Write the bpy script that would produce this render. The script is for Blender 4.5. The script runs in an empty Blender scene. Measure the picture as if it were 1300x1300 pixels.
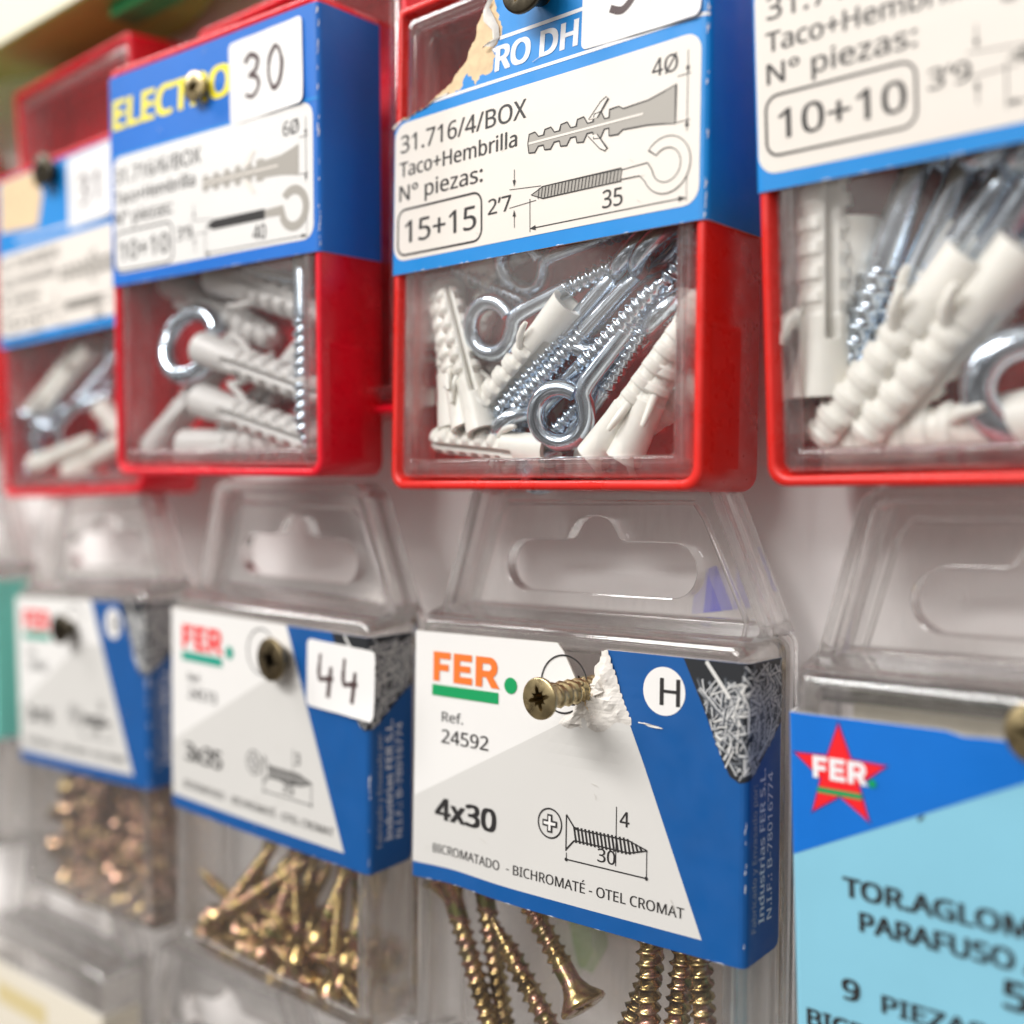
import bpy, bmesh, math, random
from mathutils import Vector, Matrix
R = math.radians
S = 0.001                      # all builders work in millimetres
C = bpy.context.scene.collection
sc = bpy.context.scene
Z0 = 1400.0                    # the camera stands 1.4 m above the shop floor

# ------------------------------------------------------------------ camera
F_PX, YAW, PITCH, ROLL = 1462.0, R(41.86), R(-1.31), R(-0.40)
fwd = Vector((-math.sin(YAW) * math.cos(PITCH), math.cos(YAW) * math.cos(PITCH), math.sin(PITCH)))
rt0 = Vector((math.cos(YAW), math.sin(YAW), 0)); up0 = rt0.cross(fwd)
rt = rt0 * math.cos(ROLL) + up0 * math.sin(ROLL); up = up0 * math.cos(ROLL) - rt0 * math.sin(ROLL)
cam_d = bpy.data.cameras.new('camera'); cam = bpy.data.objects.new('camera', cam_d); C.objects.link(cam)
m = Matrix((rt, up, -fwd)).transposed().to_4x4(); m.translation = Vector((0, 0, Z0)) * S
cam.matrix_world = m
cam_d.sensor_width = 36; cam_d.lens = 36 * F_PX / 1300
cam_d.clip_start = 0.01; cam_d.clip_end = 50
cam_d.dof.use_dof = True; cam_d.dof.focus_distance = 0.165; cam_d.dof.aperture_fstop = 8.0
cam_d.dof.aperture_blades = 0
sc.camera = cam

# ------------------------------------------------------------------ world and lamps (shop interior)
w = bpy.data.worlds.new('World'); sc.world = w; w.use_nodes = True
nt = w.node_tree; bg = nt.nodes['Background']
tc = nt.nodes.new('ShaderNodeTexCoord'); sep = nt.nodes.new('ShaderNodeSeparateXYZ')
rmp = nt.nodes.new('ShaderNodeValToRGB')
mr = nt.nodes.new('ShaderNodeMapRange'); mr.inputs[1].default_value = -1; mr.inputs[2].default_value = 1
nt.links.new(tc.outputs['Generated'], sep.inputs[0]); nt.links.new(sep.outputs['Z'], mr.inputs[0])
nt.links.new(mr.outputs[0], rmp.inputs[0]); nt.links.new(rmp.outputs[0], bg.inputs[0])
e = rmp.color_ramp.elements
e[0].position = 0.0; e[0].color = (0.34, 0.30, 0.28, 1)
e[1].position = 1.0; e[1].color = (1.0, 0.98, 0.95, 1)
for p_, c_ in ((0.42, (0.42, 0.39, 0.37, 1)), (0.55, (0.64, 0.61, 0.59, 1))):
    q_ = e.new(p_); q_.color = c_
bg.inputs[1].default_value = 0.58
# random bright and dark cells, added so the metal picks up glints
nz = nt.nodes.new('ShaderNodeTexVoronoi'); nz.inputs['Scale'].default_value = 4.5
mpw = nt.nodes.new('ShaderNodeMapping'); mpw.inputs['Scale'].default_value = (1, 1, 2.2)
nt.links.new(tc.outputs['Generated'], mpw.inputs[0]); nt.links.new(mpw.outputs[0], nz.inputs['Vector'])
sp2 = nt.nodes.new('ShaderNodeSeparateColor'); nt.links.new(nz.outputs['Color'], sp2.inputs[0])
r2 = nt.nodes.new('ShaderNodeValToRGB'); r2.color_ramp.interpolation = 'CONSTANT'
e2 = r2.color_ramp.elements; e2[0].position = 0; e2[0].color = (.28, .27, .27, 1); e2[1].position = .30; e2[1].color = (.75, .74, .73, 1)
for p_, v_ in ((.62, 1.1), (.80, 1.7), (.92, 4.2)):
    q_ = e2.new(p_); q_.color = (v_, v_ * .985, v_ * .96, 1)
nt.links.new(sp2.outputs[0], r2.inputs[0])
mxw = nt.nodes.new('ShaderNodeMix'); mxw.data_type = 'RGBA'; mxw.blend_type = 'MULTIPLY'; mxw.inputs[0].default_value = 1
nt.links.new(rmp.outputs[0], mxw.inputs[6]); nt.links.new(r2.outputs[0], mxw.inputs[7]); nt.links.new(mxw.outputs[2], bg.inputs[0])

def area(name, loc, target, sx, sy, power, col=(1, 1, 1)):
    l = bpy.data.lights.new(name, 'AREA'); l.shape = 'RECTANGLE'; l.size = sx; l.size_y = sy
    l.energy = power; l.color = col
    o = bpy.data.objects.new(name, l); C.objects.link(o)
    o.location = Vector(loc) + Vector((0, 0, Z0 * S))
    d = Vector(target) + Vector((0, 0, Z0 * S)) - o.location
    o.rotation_euler = d.to_track_quat('-Z', 'Y').to_euler()
    return o
area('ceiling_lamp', (-0.55, -0.95, 0.95), (-0.12, 0.13, 0), 0.8, 0.25, 21, (1.0, 0.985, 0.965))
area('ceiling_lamp', (-1.35, -0.35, 1.05), (-0.12, 0.13, 0), 0.2, 0.7, 10.5, (1.0, 0.985, 0.97))
area('ceiling_lamp', (0.05, -1.6, 0.8), (-0.12, 0.13, 0), 0.8, 0.25, 11.5, (1.0, 0.985, 0.965))

vs = sc.view_settings; vs.view_transform = 'Standard'; vs.look = 'None'; vs.exposure = -0.12; vs.gamma = 1; vs.use_curve_mapping = False
sc.render.engine = 'CYCLES'
cy = sc.cycles; cy.use_denoising = True; cy.max_bounces = 16; cy.transparent_max_bounces = 40
cy.transmission_bounces = 10; cy.glossy_bounces = 6; cy.diffuse_bounces = 5
cy.sample_clamp_indirect = 6.0; cy.blur_glossy = 0.5
try: cy.denoiser = 'OPENIMAGEDENOISE'
except Exception: pass

# ------------------------------------------------------------------ materials
def lin(h):
    h = h.lstrip('#'); v = [int(h[i:i + 2], 16) / 255 for i in (0, 2, 4)]
    return tuple(c / 12.92 if c <= 0.04045 else ((c + 0.055) / 1.055) ** 2.4 for c in v) + (1,)
MATS = {}
def mat(name, col, rough=0.5, metal=0.0, noise=0.0, nscale=400, bump=0.0, bscale=900, spec=0.5, sss=0.0, coat=0.0, ramp=None, rvar=0.0):
    if name in MATS: return MATS[name]
    M = bpy.data.materials.new(name); M.use_nodes = True; n = M.node_tree; p = n.nodes['Principled BSDF']
    p.inputs['Base Color'].default_value = col; p.inputs['Roughness'].default_value = rough
    p.inputs['Metallic'].default_value = metal; p.inputs['Specular IOR Level'].default_value = spec
    if coat: p.inputs['Coat Weight'].default_value = coat; p.inputs['Coat Roughness'].default_value = 0.08
    if sss:
        p.inputs['Subsurface Weight'].default_value = sss; p.inputs['Subsurface Scale'].default_value = 0.0015
        p.inputs['Subsurface Radius'].default_value = (1, .8, .6)
    t = n.nodes.new('ShaderNodeTexCoord')
    def ntex(scale, det=4):
        x = n.nodes.new('ShaderNodeTexNoise'); x.inputs['Scale'].default_value = scale; x.inputs['Detail'].default_value = det
        n.links.new(t.outputs['Object'], x.inputs['Vector']); return x
    if noise or ramp:
        x = ntex(nscale); r = n.nodes.new('ShaderNodeValToRGB')
        if ramp:
            r.color_ramp.elements[0].position = ramp[0][0]; r.color_ramp.elements[0].color = ramp[0][1]
            r.color_ramp.elements[1].position = ramp[-1][0]; r.color_ramp.elements[1].color = ramp[-1][1]
            for p_, c_ in ramp[1:-1]:
                k = r.color_ramp.elements.new(p_); k.color = c_
        else:
            r.color_ramp.elements[0].position = 0.3; r.color_ramp.elements[1].position = 0.7
            r.color_ramp.elements[0].color = tuple(c * (1 - noise) for c in col[:3]) + (1,)
            r.color_ramp.elements[1].color = tuple(min(1, c * (1 + noise)) for c in col[:3]) + (1,)
        n.links.new(x.outputs['Fac'], r.inputs[0]); n.links.new(r.outputs[0], p.inputs['Base Color'])
    if rvar:
        x = ntex(250, 6); mm = n.nodes.new('ShaderNodeMapRange')
        mm.inputs[3].default_value = max(0.02, rough - rvar); mm.inputs[4].default_value = rough + rvar
        mm.inputs[1].default_value = .3; mm.inputs[2].default_value = .7
        n.links.new(x.outputs['Fac'], mm.inputs[0]); n.links.new(mm.outputs[0], p.inputs['Roughness'])
    if bump:
        x = ntex(bscale, 3); b = n.nodes.new('ShaderNodeBump'); b.inputs['Strength'].default_value = bump; b.inputs['Distance'].default_value = 0.0002
        n.links.new(x.outputs['Fac'], b.inputs['Height']); n.links.new(b.outputs[0], p.inputs['Normal'])
    MATS[name] = M; return M

def clear(name, tint=(0.99, 0.99, 0.99), milk=0.02, edge=0.35, glass=0.0, rough=0.06, gain=1.4):
    """thin clear plastic: lets light straight through, reflects by Fresnel, a little scatter from dust and scratches"""
    M = bpy.data.materials.new(name); M.use_nodes = True; n = M.node_tree
    for x in list(n.nodes):
        if x.type != 'OUTPUT_MATERIAL': n.nodes.remove(x)
    out = n.nodes['Material Output']; L = n.links.new
    tr = n.nodes.new('ShaderNodeBsdfTransparent'); tr.inputs[0].default_value = tint + (1,)
    gl = n.nodes.new('ShaderNodeBsdfGlossy'); gl.inputs['Roughness'].default_value = rough; gl.inputs[0].default_value = (1, 1, 1, 1)
    df = n.nodes.new('ShaderNodeBsdfDiffuse'); df.inputs[0].default_value = (.82, .80, .79, 1)
    tl = n.nodes.new('ShaderNodeBsdfTranslucent'); tl.inputs[0].default_value = (.82, .80, .79, 1)
    ad = n.nodes.new('ShaderNodeMixShader'); ad.inputs[0].default_value = 0.4; L(df.outputs[0], ad.inputs[1]); L(tl.outputs[0], ad.inputs[2])
    base = tr
    if glass:
        g = n.nodes.new('ShaderNodeBsdfGlass'); g.inputs['IOR'].default_value = 1.47; g.inputs['Roughness'].default_value = 0.02
        mg = n.nodes.new('ShaderNodeMixShader'); mg.inputs[0].default_value = glass
        L(tr.outputs[0], mg.inputs[1]); L(g.outputs[0], mg.inputs[2]); base = mg
    t = n.nodes.new('ShaderNodeTexCoord'); mp = n.nodes.new('ShaderNodeMapping'); mp.inputs['Scale'].default_value = (1, 1, .25)
    mp.inputs['Rotation'].default_value = (0, .5, 0)
    nz = n.nodes.new('ShaderNodeTexNoise'); nz.inputs['Scale'].default_value = 900; nz.inputs['Detail'].default_value = 6
    L(t.outputs['Object'], mp.inputs[0]); L(mp.outputs[0], nz.inputs['Vector'])
    r = n.nodes.new('ShaderNodeMapRange'); r.inputs[1].default_value = .45; r.inputs[2].default_value = .75; r.inputs[3].default_value = milk * .4; r.inputs[4].default_value = milk * 2.2
    L(nz.outputs['Fac'], r.inputs[0])
    lw = n.nodes.new('ShaderNodeLayerWeight'); lw.inputs[0].default_value = 0.35
    pw = n.nodes.new('ShaderNodeMath'); pw.operation = 'POWER'; pw.inputs[1].default_value = 3.0; L(lw.outputs['Facing'], pw.inputs[0])
    sc_ = n.nodes.new('ShaderNodeMath'); sc_.operation = 'MULTIPLY'; sc_.inputs[1].default_value = edge; L(pw.outputs[0], sc_.inputs[0])
    sm = n.nodes.new('ShaderNodeMath'); sm.operation = 'ADD'; sm.use_clamp = True; L(r.outputs[0], sm.inputs[0]); L(sc_.outputs[0], sm.inputs[1])
    m1 = n.nodes.new('ShaderNodeMixShader'); L(sm.outputs[0], m1.inputs[0]); L(base.outputs[0], m1.inputs[1]); L(ad.outputs[0], m1.inputs[2])
    lf = n.nodes.new('ShaderNodeLayerWeight'); lf.inputs[0].default_value = 0.5
    p5 = n.nodes.new('ShaderNodeMath'); p5.operation = 'POWER'; p5.inputs[1].default_value = 5.0; L(lf.outputs['Facing'], p5.inputs[0])
    fg = n.nodes.new('ShaderNodeMath'); fg.operation = 'MULTIPLY_ADD'; fg.use_clamp = True; fg.inputs[1].default_value = .95 * gain; fg.inputs[2].default_value = .04 * gain; L(p5.outputs[0], fg.inputs[0])
    m2 = n.nodes.new('ShaderNodeMixShader'); L(fg.outputs[0], m2.inputs[0]); L(m1.outputs[0], m2.inputs[1]); L(gl.outputs[0], m2.inputs[2])
    bm_ = n.nodes.new('ShaderNodeBump'); bm_.inputs['Strength'].default_value = .06; bm_.inputs['Distance'].default_value = .0003
    n2 = n.nodes.new('ShaderNodeTexNoise'); n2.inputs['Scale'].default_value = 160; L(t.outputs['Object'], n2.inputs['Vector'])
    L(n2.outputs['Fac'], bm_.inputs['Height']); L(bm_.outputs[0], gl.inputs['Normal'])
    L(m2.outputs[0], out.inputs[0]); MATS[name] = M; return M

RED = mat('red_plastic', (.74, .020, .014, 1), .32, noise=.10, nscale=70, bump=.10, bscale=420, rvar=.14)
CRIMSON = mat('crimson_plastic', (.78, .006, .024, 1), .32, noise=.10, nscale=70, bump=.10, bscale=420, rvar=.14)
CLEAR = clear('clear_cover', milk=.008, edge=.14, gain=1.1)
SHELL = clear('clear_shell', milk=.014, edge=.26, gain=1.2, tint=(.99, .985, .98))
RIM = clear('clear_rim', milk=.04, edge=.25, glass=.72, tint=(.97, .96, .95))
COVEDGE = clear('clear_cover_edge', milk=.09, edge=.25, glass=.6, tint=(.98, .98, .98))
FROST = clear('clear_edge', milk=.055, edge=.28, glass=.6, tint=(.97, .97, .965))
EDGE = clear('clear_cut_edge', milk=.02, edge=.1, glass=.93, tint=(.7, .6, .6))  # reddish tint paints in the red boxes mirrored in the cut edges
TAB = clear('clear_tab', milk=.025, edge=.25, glass=.35, tint=(.98, .975, .97))
INK = mat('black_ink', (.022, .02, .02, 1), .5)
GREYINK = mat('grey_ink', lin('#a9a49c'), .5)
PALEGREY = mat('pale_grey_ink', lin('#c6c1ba'), .5)
SKY = mat('sky_blue_card', (.0, .245, .68, 1), .5, noise=.04, nscale=90, bump=.03, rvar=.08)
SKYSIDE = SKY
AZURE = mat('azure_blue_card', (.0, .155, .62, 1), .5, noise=.04, nscale=90, bump=.03, rvar=.08)
CREAM = mat('cream_card', lin('#e9e2d9'), .5, noise=.015, nscale=60, bump=.03)
PAPER = mat('white_card', lin('#e9e7e4'), .5, noise=.012, nscale=60, bump=.03)
STICK = mat('white_sticker', lin('#eeecea'), .45, bump=.02)
LGREY = mat('light_grey_print', lin('#d3d1cd'), .5, noise=.012, nscale=60)
COBALT = mat('cobalt_blue_card', (.0, .085, .31, 1), .5, noise=.05, nscale=150, bump=.03, rvar=.08)
BRIGHT = mat('bright_blue_card', (.0, .155, .60, 1), .48, noise=.04, nscale=150, bump=.03)
PALEBLUE = mat('pale_blue_card', lin('#86c4da'), .48, noise=.03, nscale=80, bump=.03)
ORANGE = mat('orange_ink', (.86, .19, .025, 1), .5)
GREEN = mat('green_ink', (.0, .32, .10, 1), .5)
REDINK = mat('red_ink', lin('#ee1c23'), .5)
YELLOW = mat('yellow_ink', lin('#ffee30'), .5)
WHITEINK = mat('white_ink', lin('#eeeef0'), .5)
PURPLE = mat('purple_ink', lin('#5b2a7c'), .5)
BLACKP = mat('photo_black', (.018, .02, .024, 1), .45)
PH = [mat('photo_grey_%s' % k, lin(v), .45) for k, v in (('dark', '#3c4046'), ('mid', '#7d8187'), ('light', '#b4b6b8'), ('pale', '#d6d5d2'))]
PENCIL = mat('felt_pen', lin('#4d3a3a'), .5)
TORN = mat('torn_board', lin('#e3c79f'), .8, noise=.12, nscale=700, bump=.2)
WHTEAR = mat('torn_white_paper', lin('#e2ddd6'), .75, noise=.07, nscale=650, bump=.3, bscale=1500)
TEAL = mat('teal_card', lin('#86e6d8'), .5)
ZINC = mat('zinc_steel', (.62, .70, .79, 1), .20, metal=1, noise=.12, nscale=350, rvar=.08)
CHROM = mat('yellow_chromate', (.70, .50, .20, 1), .22, metal=1, nscale=260, rvar=.1,
            ramp=((.32, (.16, .11, .045, 1)), (.43, (.42, .30, .13, 1)), (.50, (.56, .44, .20, 1)), (.57, (.50, .26, .22, 1)), (.68, (.25, .25, .09, 1))))
COPPER = mat('brown_chromate', (.4, .26, .16, 1), .22, metal=1, nscale=300, rvar=.1,
             ramp=((.32, (.10, .065, .04, 1)), (.44, (.36, .21, .14, 1)), (.52, (.50, .30, .24, 1)), (.58, (.38, .30, .13, 1)), (.68, (.20, .13, .07, 1))))
BRASS = mat('dull_brass', (.58, .47, .26, 1), .30, metal=1, noise=.15, nscale=500, bump=.06, rvar=.1)
DARKB = mat('recess_dark', (.30, .23, .12, 1), .35, metal=1)
PLUG = mat('offwhite_nylon', lin('#e8e5dd'), .38, noise=.02, sss=.15, rvar=.06)
GREYPLUG = mat('grey_nylon', lin('#cfccc9'), .40, noise=.02, sss=.1, rvar=.06)

# ------------------------------------------------------------------ mesh helpers
class MB:
    def __init__(s): s.v = []; s.f = []; s.mi = []; s.sm = []
    def add(s, verts, faces, mi=0, smooth=True):
        b = len(s.v); s.v += [Vector(p) for p in verts]
        for f in faces: s.f.append([i + b for i in f]); s.mi.append(mi); s.sm.append(smooth)
    def build(s, name, mats, parent=None):
        me = bpy.data.meshes.new(name); me.from_pydata([tuple(p * S) for p in s.v], [], s.f)
        for k in (mats if isinstance(mats, (list, tuple)) else [mats]): me.materials.append(k)
        me.polygons.foreach_set('material_index', s.mi); me.polygons.foreach_set('use_smooth', s.sm); me.update()
        o = bpy.data.objects.new(name, me); C.objects.link(o)
        if parent: o.parent = parent
        return o
def loft(mb, loops, cap0=True, cap1=True, mi=0, smooth=True, capsmooth=False):
    n = len(loops[0]); V = [p for l in loops for p in l]; F = []
    for k in range(len(loops) - 1):
        for i in range(n):
            j = (i + 1) % n; F.append((k * n + i, k * n + j, (k + 1) * n + j, (k + 1) * n + i))
    mb.add(V, F, mi, smooth)
    if cap0: mb.add(loops[0], [tuple(range(n))[::-1]], mi, capsmooth)
    if cap1: mb.add(loops[-1], [tuple(range(n))], mi, capsmooth)
def rrect(x0, z0, x1, z1, r, y, seg=5):
    """rounded rectangle in the x-z plane at depth y"""
    out = []
    rs = r if isinstance(r, (list, tuple)) else (r, r, r, r)       # bl, br, tr, tl
    for (cx, cz, a, q) in ((x0, z0, 180, rs[0]), (x1, z0, 270, rs[1]), (x1, z1, 0, rs[2]), (x0, z1, 90, rs[3])):
        ox = cx + (q if cx == x0 else -q); oz = cz + (q if cz == z0 else -q)
        for k in range(seg + 1):
            t = R(a + 90 * k / seg); out.append(Vector((ox + q * math.cos(t), y, oz + q * math.sin(t))))
    return out
def frame_path(pts):
    T = []
    for i in range(len(pts)):
        a = pts[max(i - 1, 0)]; b = pts[min(i + 1, len(pts) - 1)]; T.append((b - a).normalized())
    u = T[0].orthogonal().normalized(); U = []
    for t in T:
        u = (u - t * u.dot(t)).normalized(); U.append(u.copy())
    return T, U
def tube(mb, pts, rad, n=14, mi=0, caps=True):
    pts = [Vector(p) for p in pts]; T, U = frame_path(pts); loops = []
    for i, p in enumerate(pts):
        v = T[i].cross(U[i]); r = rad[i] if isinstance(rad, (list, tuple)) else rad
        loops.append([p + (U[i] * math.cos(a) + v * math.sin(a)) * r for a in (2 * math.pi * k / n for k in range(n))])
    loft(mb, loops, caps, caps, mi)

# ------------------------------------------------------------------ things, tags
def tag(o, label=None, cat=None, group=None, kind=None):
    if label: o['label'] = label
    if cat: o['category'] = cat
    if group: o['group'] = group
    if kind: o['kind'] = kind
    return o
def thing(name, mtx, label, cat, group=None):
    o = bpy.data.objects.new(name, None); C.objects.link(o); o.empty_display_size = .005
    o.matrix_world = mtx; return tag(o, label, cat, group)
def copy_thing(src, mtx, label, group=None, mats=None):
    r = src.copy(); C.objects.link(r); r.matrix_world = mtx; r['label'] = label
    if group: r['group'] = group
    elif 'group' in r: del r['group']
    for ch in list(src.children):
        c = ch.copy(); C.objects.link(c); c.parent = r
    return r

class Frame:
    """where a box hangs: position of its front lower left corner, slight turn and tilt"""
    def __init__(s, x, y, z, yaw=0, pitch=0, roll=0):
        s.rot = Matrix.Rotation(R(yaw), 3, 'Z') @ Matrix.Rotation(R(pitch), 3, 'X') @ Matrix.Rotation(R(roll), 3, 'Y')
        s.o = Vector((x, y, z))
    def mtx(s):
        m = s.rot.to_4x4(); m.translation = (s.o + Vector((0, 0, Z0))) * S; return m
    def at(s, px, py, y):
        """the point of this box, at depth y behind its front, met by the line of sight through a photo pixel"""
        d = fwd * F_PX + rt * (px - 650) + up * (650 - py)
        dl = s.rot.transposed() @ d; ol = s.rot.transposed() @ (-s.o)
        t = (y - ol.y) / dl.y; return ol + dl * t
    def world(s, p): return s.rot @ Vector(p) + s.o + Vector((0, 0, Z0))
def aim(frame, p0, p1, spin=0):
    """matrix of a thing whose local +X runs from p0 to p1 (box coordinates)"""
    a, b = frame.world(p0), frame.world(p1); X = (b - a).normalized()
    Y = frame.rot @ Vector((0, 1, 0)); Y = (Y - X * Y.dot(X)).normalized(); Z = X.cross(Y)
    m = Matrix((X, Y, Z)).transposed().to_4x4() @ Matrix.Rotation(R(spin), 4, 'X')
    m.translation = a * S; return m

# ------------------------------------------------------------------ printed card (flat layers folded round the box)
_txt = {}
FONT = None
try:                                    # the grotesque that ships with Blender; its built-in face otherwise
    import os
    FONT = bpy.data.fonts.load(os.path.join(bpy.utils.system_resource('DATAFILES'), 'fonts', 'NotoSansHebrew-Regular.woff2'))
except Exception: FONT = None
def text_geo(s, bold):
    bold = 0; k = (s, bold)
    if k in _txt: return _txt[k]
    cu = bpy.data.curves.new('t', 'FONT'); cu.body = s; cu.offset = 0
    if FONT: cu.font = FONT
    cu.size = 1; cu.resolution_u = 3
    o = bpy.data.objects.new('t', cu); C.objects.link(o)
    dg = bpy.context.evaluated_depsgraph_get(); dg.update()
    me = o.evaluated_get(dg).to_mesh(); v = [(p.co.x, p.co.y) for p in me.vertices]; f = [tuple(p.vertices) for p in me.polygons]
    o.evaluated_get(dg).to_mesh_clear(); bpy.data.objects.remove(o); bpy.data.curves.remove(cu)
    _txt[k] = (v, f); return _txt[k]
class Card:
    def __init__(s): s.bm = bmesh.new(); s.mats = []; s.k = 0
    def mi(s, m):
        if m not in s.mats: s.mats.append(m)
        return s.mats.index(m)
    def poly(s, pts, m, lay):
        vs_ = [s.bm.verts.new((p[0], p[1], lay)) for p in pts]
        f = s.bm.faces.new(vs_); f.material_index = s.mi(m); f.normal_update()
        if f.normal.z < 0: f.normal_flip()
        return f
    def base(s, pts, m, th=.35, back=None):
        area_ = sum(pts[i][0] * pts[(i + 1) % len(pts)][1] - pts[(i + 1) % len(pts)][0] * pts[i][1] for i in range(len(pts)))
        if area_ < 0: pts = pts[::-1]
        s.poly(pts, m, 0)
        b = [s.bm.verts.new((p[0], p[1], -th)) for p in pts]; f = s.bm.faces.new(b[::-1]); f.material_index = s.mi(back or PAPER)
        n = len(pts); a = [s.bm.verts.new((p[0], p[1], 0)) for p in pts]
        for i in range(n):
            j = (i + 1) % n; f = s.bm.faces.new((a[j], a[i], b[i], b[j])); f.material_index = s.mi(back or PAPER)
    def rect(s, x0, z0, x1, z1, m, lay, r=0):
        if r: s.poly([(p.x, p.z) for p in rrect(x0, z0, x1, z1, r, 0, 6)], m, lay)
        else: s.poly([(x0, z0), (x1, z0), (x1, z1), (x0, z1)], m, lay)
    def line(s, pts, wd, m, lay, closed=False):
        pts = [Vector(p) for p in pts]; n = len(pts); L, Rr = [], []
        for i in range(n):
            a = pts[i - 1] if (i or closed) else pts[i]; b = pts[(i + 1) % n] if (i < n - 1 or closed) else pts[i]
            t = (b - a)
            if t.length < 1e-6: t = Vector((1, 0))
            t.normalize(); nn = Vector((-t.y, t.x)) * wd / 2
            if 0 < i < n - 1 or closed:
                t1 = (pts[i] - pts[i - 1]).normalized(); c = max(.5, t1.dot(t)); nn /= c
            L.append(pts[i] + nn); Rr.append(pts[i] - nn)
        for i in range(n if closed else n - 1):
            j = (i + 1) % n; s.poly([L[i], Rr[i], Rr[j], L[j]], m, lay)
    def circle(s, x, z, r, m, lay, n=36, sx=1): s.poly([(x + r * sx * math.cos(6.28319 * k / n), z + r * math.sin(6.28319 * k / n)) for k in range(n)], m, lay)
    def ring(s, x, z, r, wd, m, lay, a0=0, a1=360, n=36):
        pts = [(x + r * math.cos(R(a0 + (a1 - a0) * k / n)), z + r * math.sin(R(a0 + (a1 - a0) * k / n))) for k in range(n + (a1 - a0 < 360))]
        s.line(pts, wd, m, lay, a1 - a0 >= 360)
    def text(s, t, x, z, cap, m, lay, width=None, bold=0.0, rot=0, slant=0, right=False):
        v, f = text_geo(t, bold); h, _ = text_geo('H', bold)
        hc = max(p[1] for p in h) - min(p[1] for p in h); k = cap / hc
        x0 = min(p[0] for p in v); x1 = max(p[0] for p in v); y0 = min(p[1] for p in h)
        kx = width / (x1 - x0) if width else k
        cr, sr = math.cos(R(rot)), math.sin(R(rot)); i_ = s.mi(m); w_ = min(.034, bold * 1.2 + .004)
        sh = [(0, 0)] if bold < 0 else [(-w_, -w_ * .4), (w_, w_ * .4)] if bold < .015 else [(-w_, -w_ * .5), (w_, w_ * .5), (-w_, w_ * .5), (w_, -w_ * .5), (0, 0)]
        for q_, (ex, ey) in enumerate(sh):
            out = []
            for p in v:
                u = (p[0] + ex - (x1 if right else x0)) * kx; q = (p[1] + ey - y0) * k; u += q * slant
                out.append(s.bm.verts.new((x + u * cr - q * sr, z + u * sr + q * cr, lay + q_ * .16)))
            for fc in f:
                try: g = s.bm.faces.new([out[i] for i in fc])
                except ValueError: continue
                g.material_index = i_; g.normal_update()
                if g.normal.z < 0: g.normal_flip()
    def arrow(s, x, z, dx, dz, sz, m, lay):
        d = Vector((dx, dz)).normalized(); n = Vector((-d.y, d.x)); p = Vector((x, z)); b = p - d * sz
        s.poly([p, b + n * sz * .32, b - n * sz * .32], m, lay)
    def build(s, name, W, parent, bulge=None, lay=.045, step=4.0, lift=0.0, fold_l=True, fold_r=True, rc=.7, flat=False):
        bm = s.bm; bmesh.ops.triangulate(bm, faces=[f for f in bm.faces if len(f.verts) > 4])
        xs = [p.co.x for p in bm.verts]; zs = [p.co.y for p in bm.verts]
        cuts = []
        if not flat:
            for k in range(4):
                q = rc * k / 3
                if fold_r and max(xs) > W: cuts.append((1, W - rc + 2 * q))
                if fold_l and min(xs) < 0: cuts.append((1, rc - 2 * q))
        if bulge:
            c = min(xs) + step
            while c < max(xs): cuts.append((1, c)); c += step
            c = min(zs) + step
            while c < max(zs): cuts.append((0, c)); c += step
        for ax, c in cuts:
            bmesh.ops.bisect_plane(bm, geom=bm.verts[:] + bm.edges[:] + bm.faces[:], dist=1e-5,
                                   plane_co=(c, 0, 0) if ax else (0, c, 0), plane_no=(1, 0, 0) if ax else (0, 1, 0))
        for v in bm.verts:
            x, z, l = v.co; off = (l * lay if l > 0 else l) + lift
            dz = 0
            if bulge:
                b, dz = bulge(x, z); off += b
            z += dz
            A = rc * math.pi / 2
            if flat or (rc <= x <= W - rc) or (x > W - rc and not (fold_r and max(xs) > W)) or (x < rc and not (fold_l and min(xs) < 0)):
                p = (x, -off, z)
            elif x > W - rc:       # folds to the right-hand side
                t = x - (W - rc)
                L_ = 2 * rc
                if t < L_:
                    a = t / L_ * math.pi / 2; p = (W - rc + (rc + off) * math.sin(a), rc - (rc + off) * math.cos(a), z)
                else: p = (W + off, rc + (t - L_), z)
            else:                  # folds to the left-hand side
                t = rc - x; L_ = 2 * rc
                if t < L_:
                    a = t / L_ * math.pi / 2; p = (rc - (rc + off) * math.sin(a), rc - (rc + off) * math.cos(a), z)
                else: p = (-off, rc + (t - L_), z)
            v.co = Vector(p) * S
        bm.normal_update()
        me = bpy.data.meshes.new(name); bm.to_mesh(me); bm.free()
        for k in s.mats: me.materials.append(k)
        o = bpy.data.objects.new(name, me); C.objects.link(o); o.parent = parent
        return o

# ------------------------------------------------------------------ where the boxes hang (mm; wall behind them at y = 152)
WALL_Y = 152.0
FB = dict(B0=Frame(-280.2, 126.7, -2.1, 2.1, -.3, -1.1), B1=Frame(-208.9, 116.8, 2.7, 2.8, .8, 1.0),
          B2=Frame(-140.6, 127.1, -.4, -.8, -1.4, .4), B3=Frame(-73.7, 130.9, -.4, 1.0, 2.6, -.2))
FF = dict(F0=Frame(-280.4, 130.1, -66.7, -.1, 0, -2.3), F1=Frame(-205.9, 126.4, -63.9, 0, .2, 1.1),
          F2=Frame(-137.3, 128.2, -63.6, 2.9, -1.9, -.1), F3=Frame(-70.2, 132.3, -68.7, .1, 1.6, -.6),
          T=Frame(-349.5, 128.0, -64.0, 0, 0, -1.0))
W = 60.0

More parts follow.
